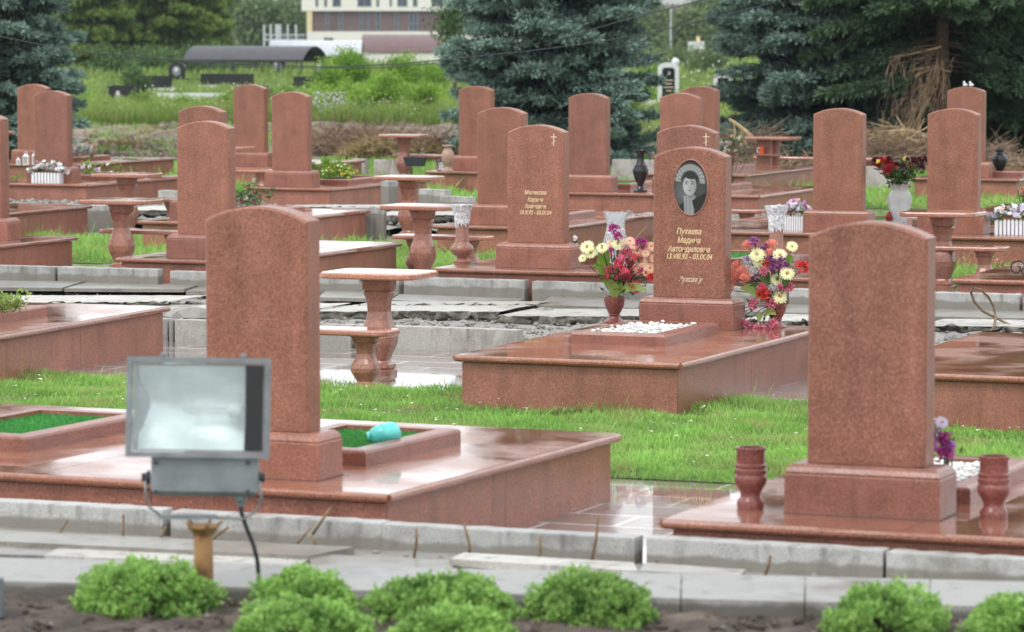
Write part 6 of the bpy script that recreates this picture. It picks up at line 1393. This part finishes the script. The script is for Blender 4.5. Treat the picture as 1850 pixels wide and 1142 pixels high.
t = cthing('grave_border', 'low white rail left of the crescent gravestone', 'grave border', 1176, 118, None); bm = BM(); box(bm, -.3, .35, -.1, .1, 0, ZC + (HY - 181) * 118 / F); obj('stone_rail', bm, M['whitestone'], t, bevel=.01)
# far fence, huts, purple roof, lamp post
t = cthing('long_fence', 'long pale blue-grey fence across the far meadow at the right', 'fence', 1255, 330); s = 330 / F; bm = BM()
for k in range(30): x = (-85 + k * 6) * s; box(bm, x, x + 6 * s - .04, 0, .05, 0, ZC + (HY - 94) * s)
obj('panels', bm, M['paleblue'] if 'paleblue' in M else M['silverroof'], t)
t = cthing('white_hut', 'small white block hut with an orange box on top, beyond the fence', 'hut', 1259, 345); s = 345 / F; bm = BM(); box(bm, -14 * s, 14 * s, 0, 3, 0, ZC + (HY - 75) * s); obj('wall', bm, M['whitestone'], t); bm = BM(); box(bm, 0, 6 * s, .5, 1.2, ZC + (HY - 75) * s + .005, ZC + (HY - 66) * s); obj('orange_box', bm, M['gold'], t)
t = cthing('white_hut', 'white-grey hut right of the small one beyond the fence', 'hut', 1315, 350); bm = BM(); box(bm, -18 * s, 18 * s, 0, 3, 0, ZC + (HY - 75) * s); obj('wall', bm, M['whitestone'], t)
hs = cthing('house', 'house with a steep purple-brown roof among the far trees', 'house', 1222, 470); s = 470 / F; bm = BM(); box(bm, -26 * s, 34 * s, 0, 8, 0, ZC + (HY - 33) * s); obj('wall', bm, M['cream'], hs)
bm = BM(); z0, z1, z2 = ZC + (HY - 33) * s, ZC + (HY - 18) * s, ZC + (HY - 7) * s
loft(bm, [[(-29 * s, -.5, z0 - 1), (37 * s, -.5, z0 - 1), (37 * s, 8.5, z0 - 1), (-29 * s, 8.5, z0 - 1)], [(-20 * s, 3, z1 + .4), (28 * s, 3, z1 + .4), (28 * s, 5, z1 + .4), (-20 * s, 5, z1 + .4)], [(0, 3.8, z2), (10 * s, 3.8, z2), (10 * s, 4.2, z2), (0, 4.2, z2)]]); obj('roof', bm, M['brown'], hs)
t = cthing('lamp_post', 'thin grey pole standing in front of the purple-roofed house', 'pole', 1212, 300); bm = BM(); lathe(bm, [(.08, 0), (.05, ZC + (HY - 14) * 300 / F)], 8); obj('pole_shaft', bm, M['silverroof'], t)
# overhead cables
for lab, pts_, d in (('long overhead cable sagging across the picture behind the weeds', [(-80, 40), (0, 66), (80, 82), (160, 95), (300, 107), (450, 117), (600, 121), (720, 116), (830, 105), (950, 93), (1080, 76), (1180, 58), (1300, 30), (1400, 4)], 70), ('upper overhead cable at the top right of the centre spruce', [(1000, 74), (1060, 56), (1130, 36), (1200, 18), (1270, 0), (1400, -34)], 70), ('lower thin cable before the black gravestones', [(300, 108), (430, 121), (560, 123), (700, 122), (830, 110)], 88)):
    a = W(*pts_[0], d); bm = BM(); tube(bm, [[W(x, y, d)[i_] - a[i_] for i_ in range(3)] for x, y in pts_], .011, 5); tag(obj('overhead_cable', bm, M['metaldark'], None, loc=a, smooth=True), lab, 'cable', 'overhead cables')

# ================================================================ the air: everything sits inside, the sky outside
bm = BM(); box(bm, -420, 300, -30, 620, -1.2, 27); hz = obj('haze', bm, None); tag(hz, kind='stuff')
hm = bpy.data.materials.new('haze_air'); hm.use_nodes = True; hn = hm.node_tree; hn.nodes.clear(); ho = hn.nodes.new('ShaderNodeOutputMaterial'); hv_ = hn.nodes.new('ShaderNodeVolumePrincipled')
hv_.inputs['Color'].default_value = (.80, .88, 1, 1); hv_.inputs['Density'].default_value = .00011; hn.links.new(hv_.outputs[0], ho.inputs['Volume']); hz.data.materials.append(hm)
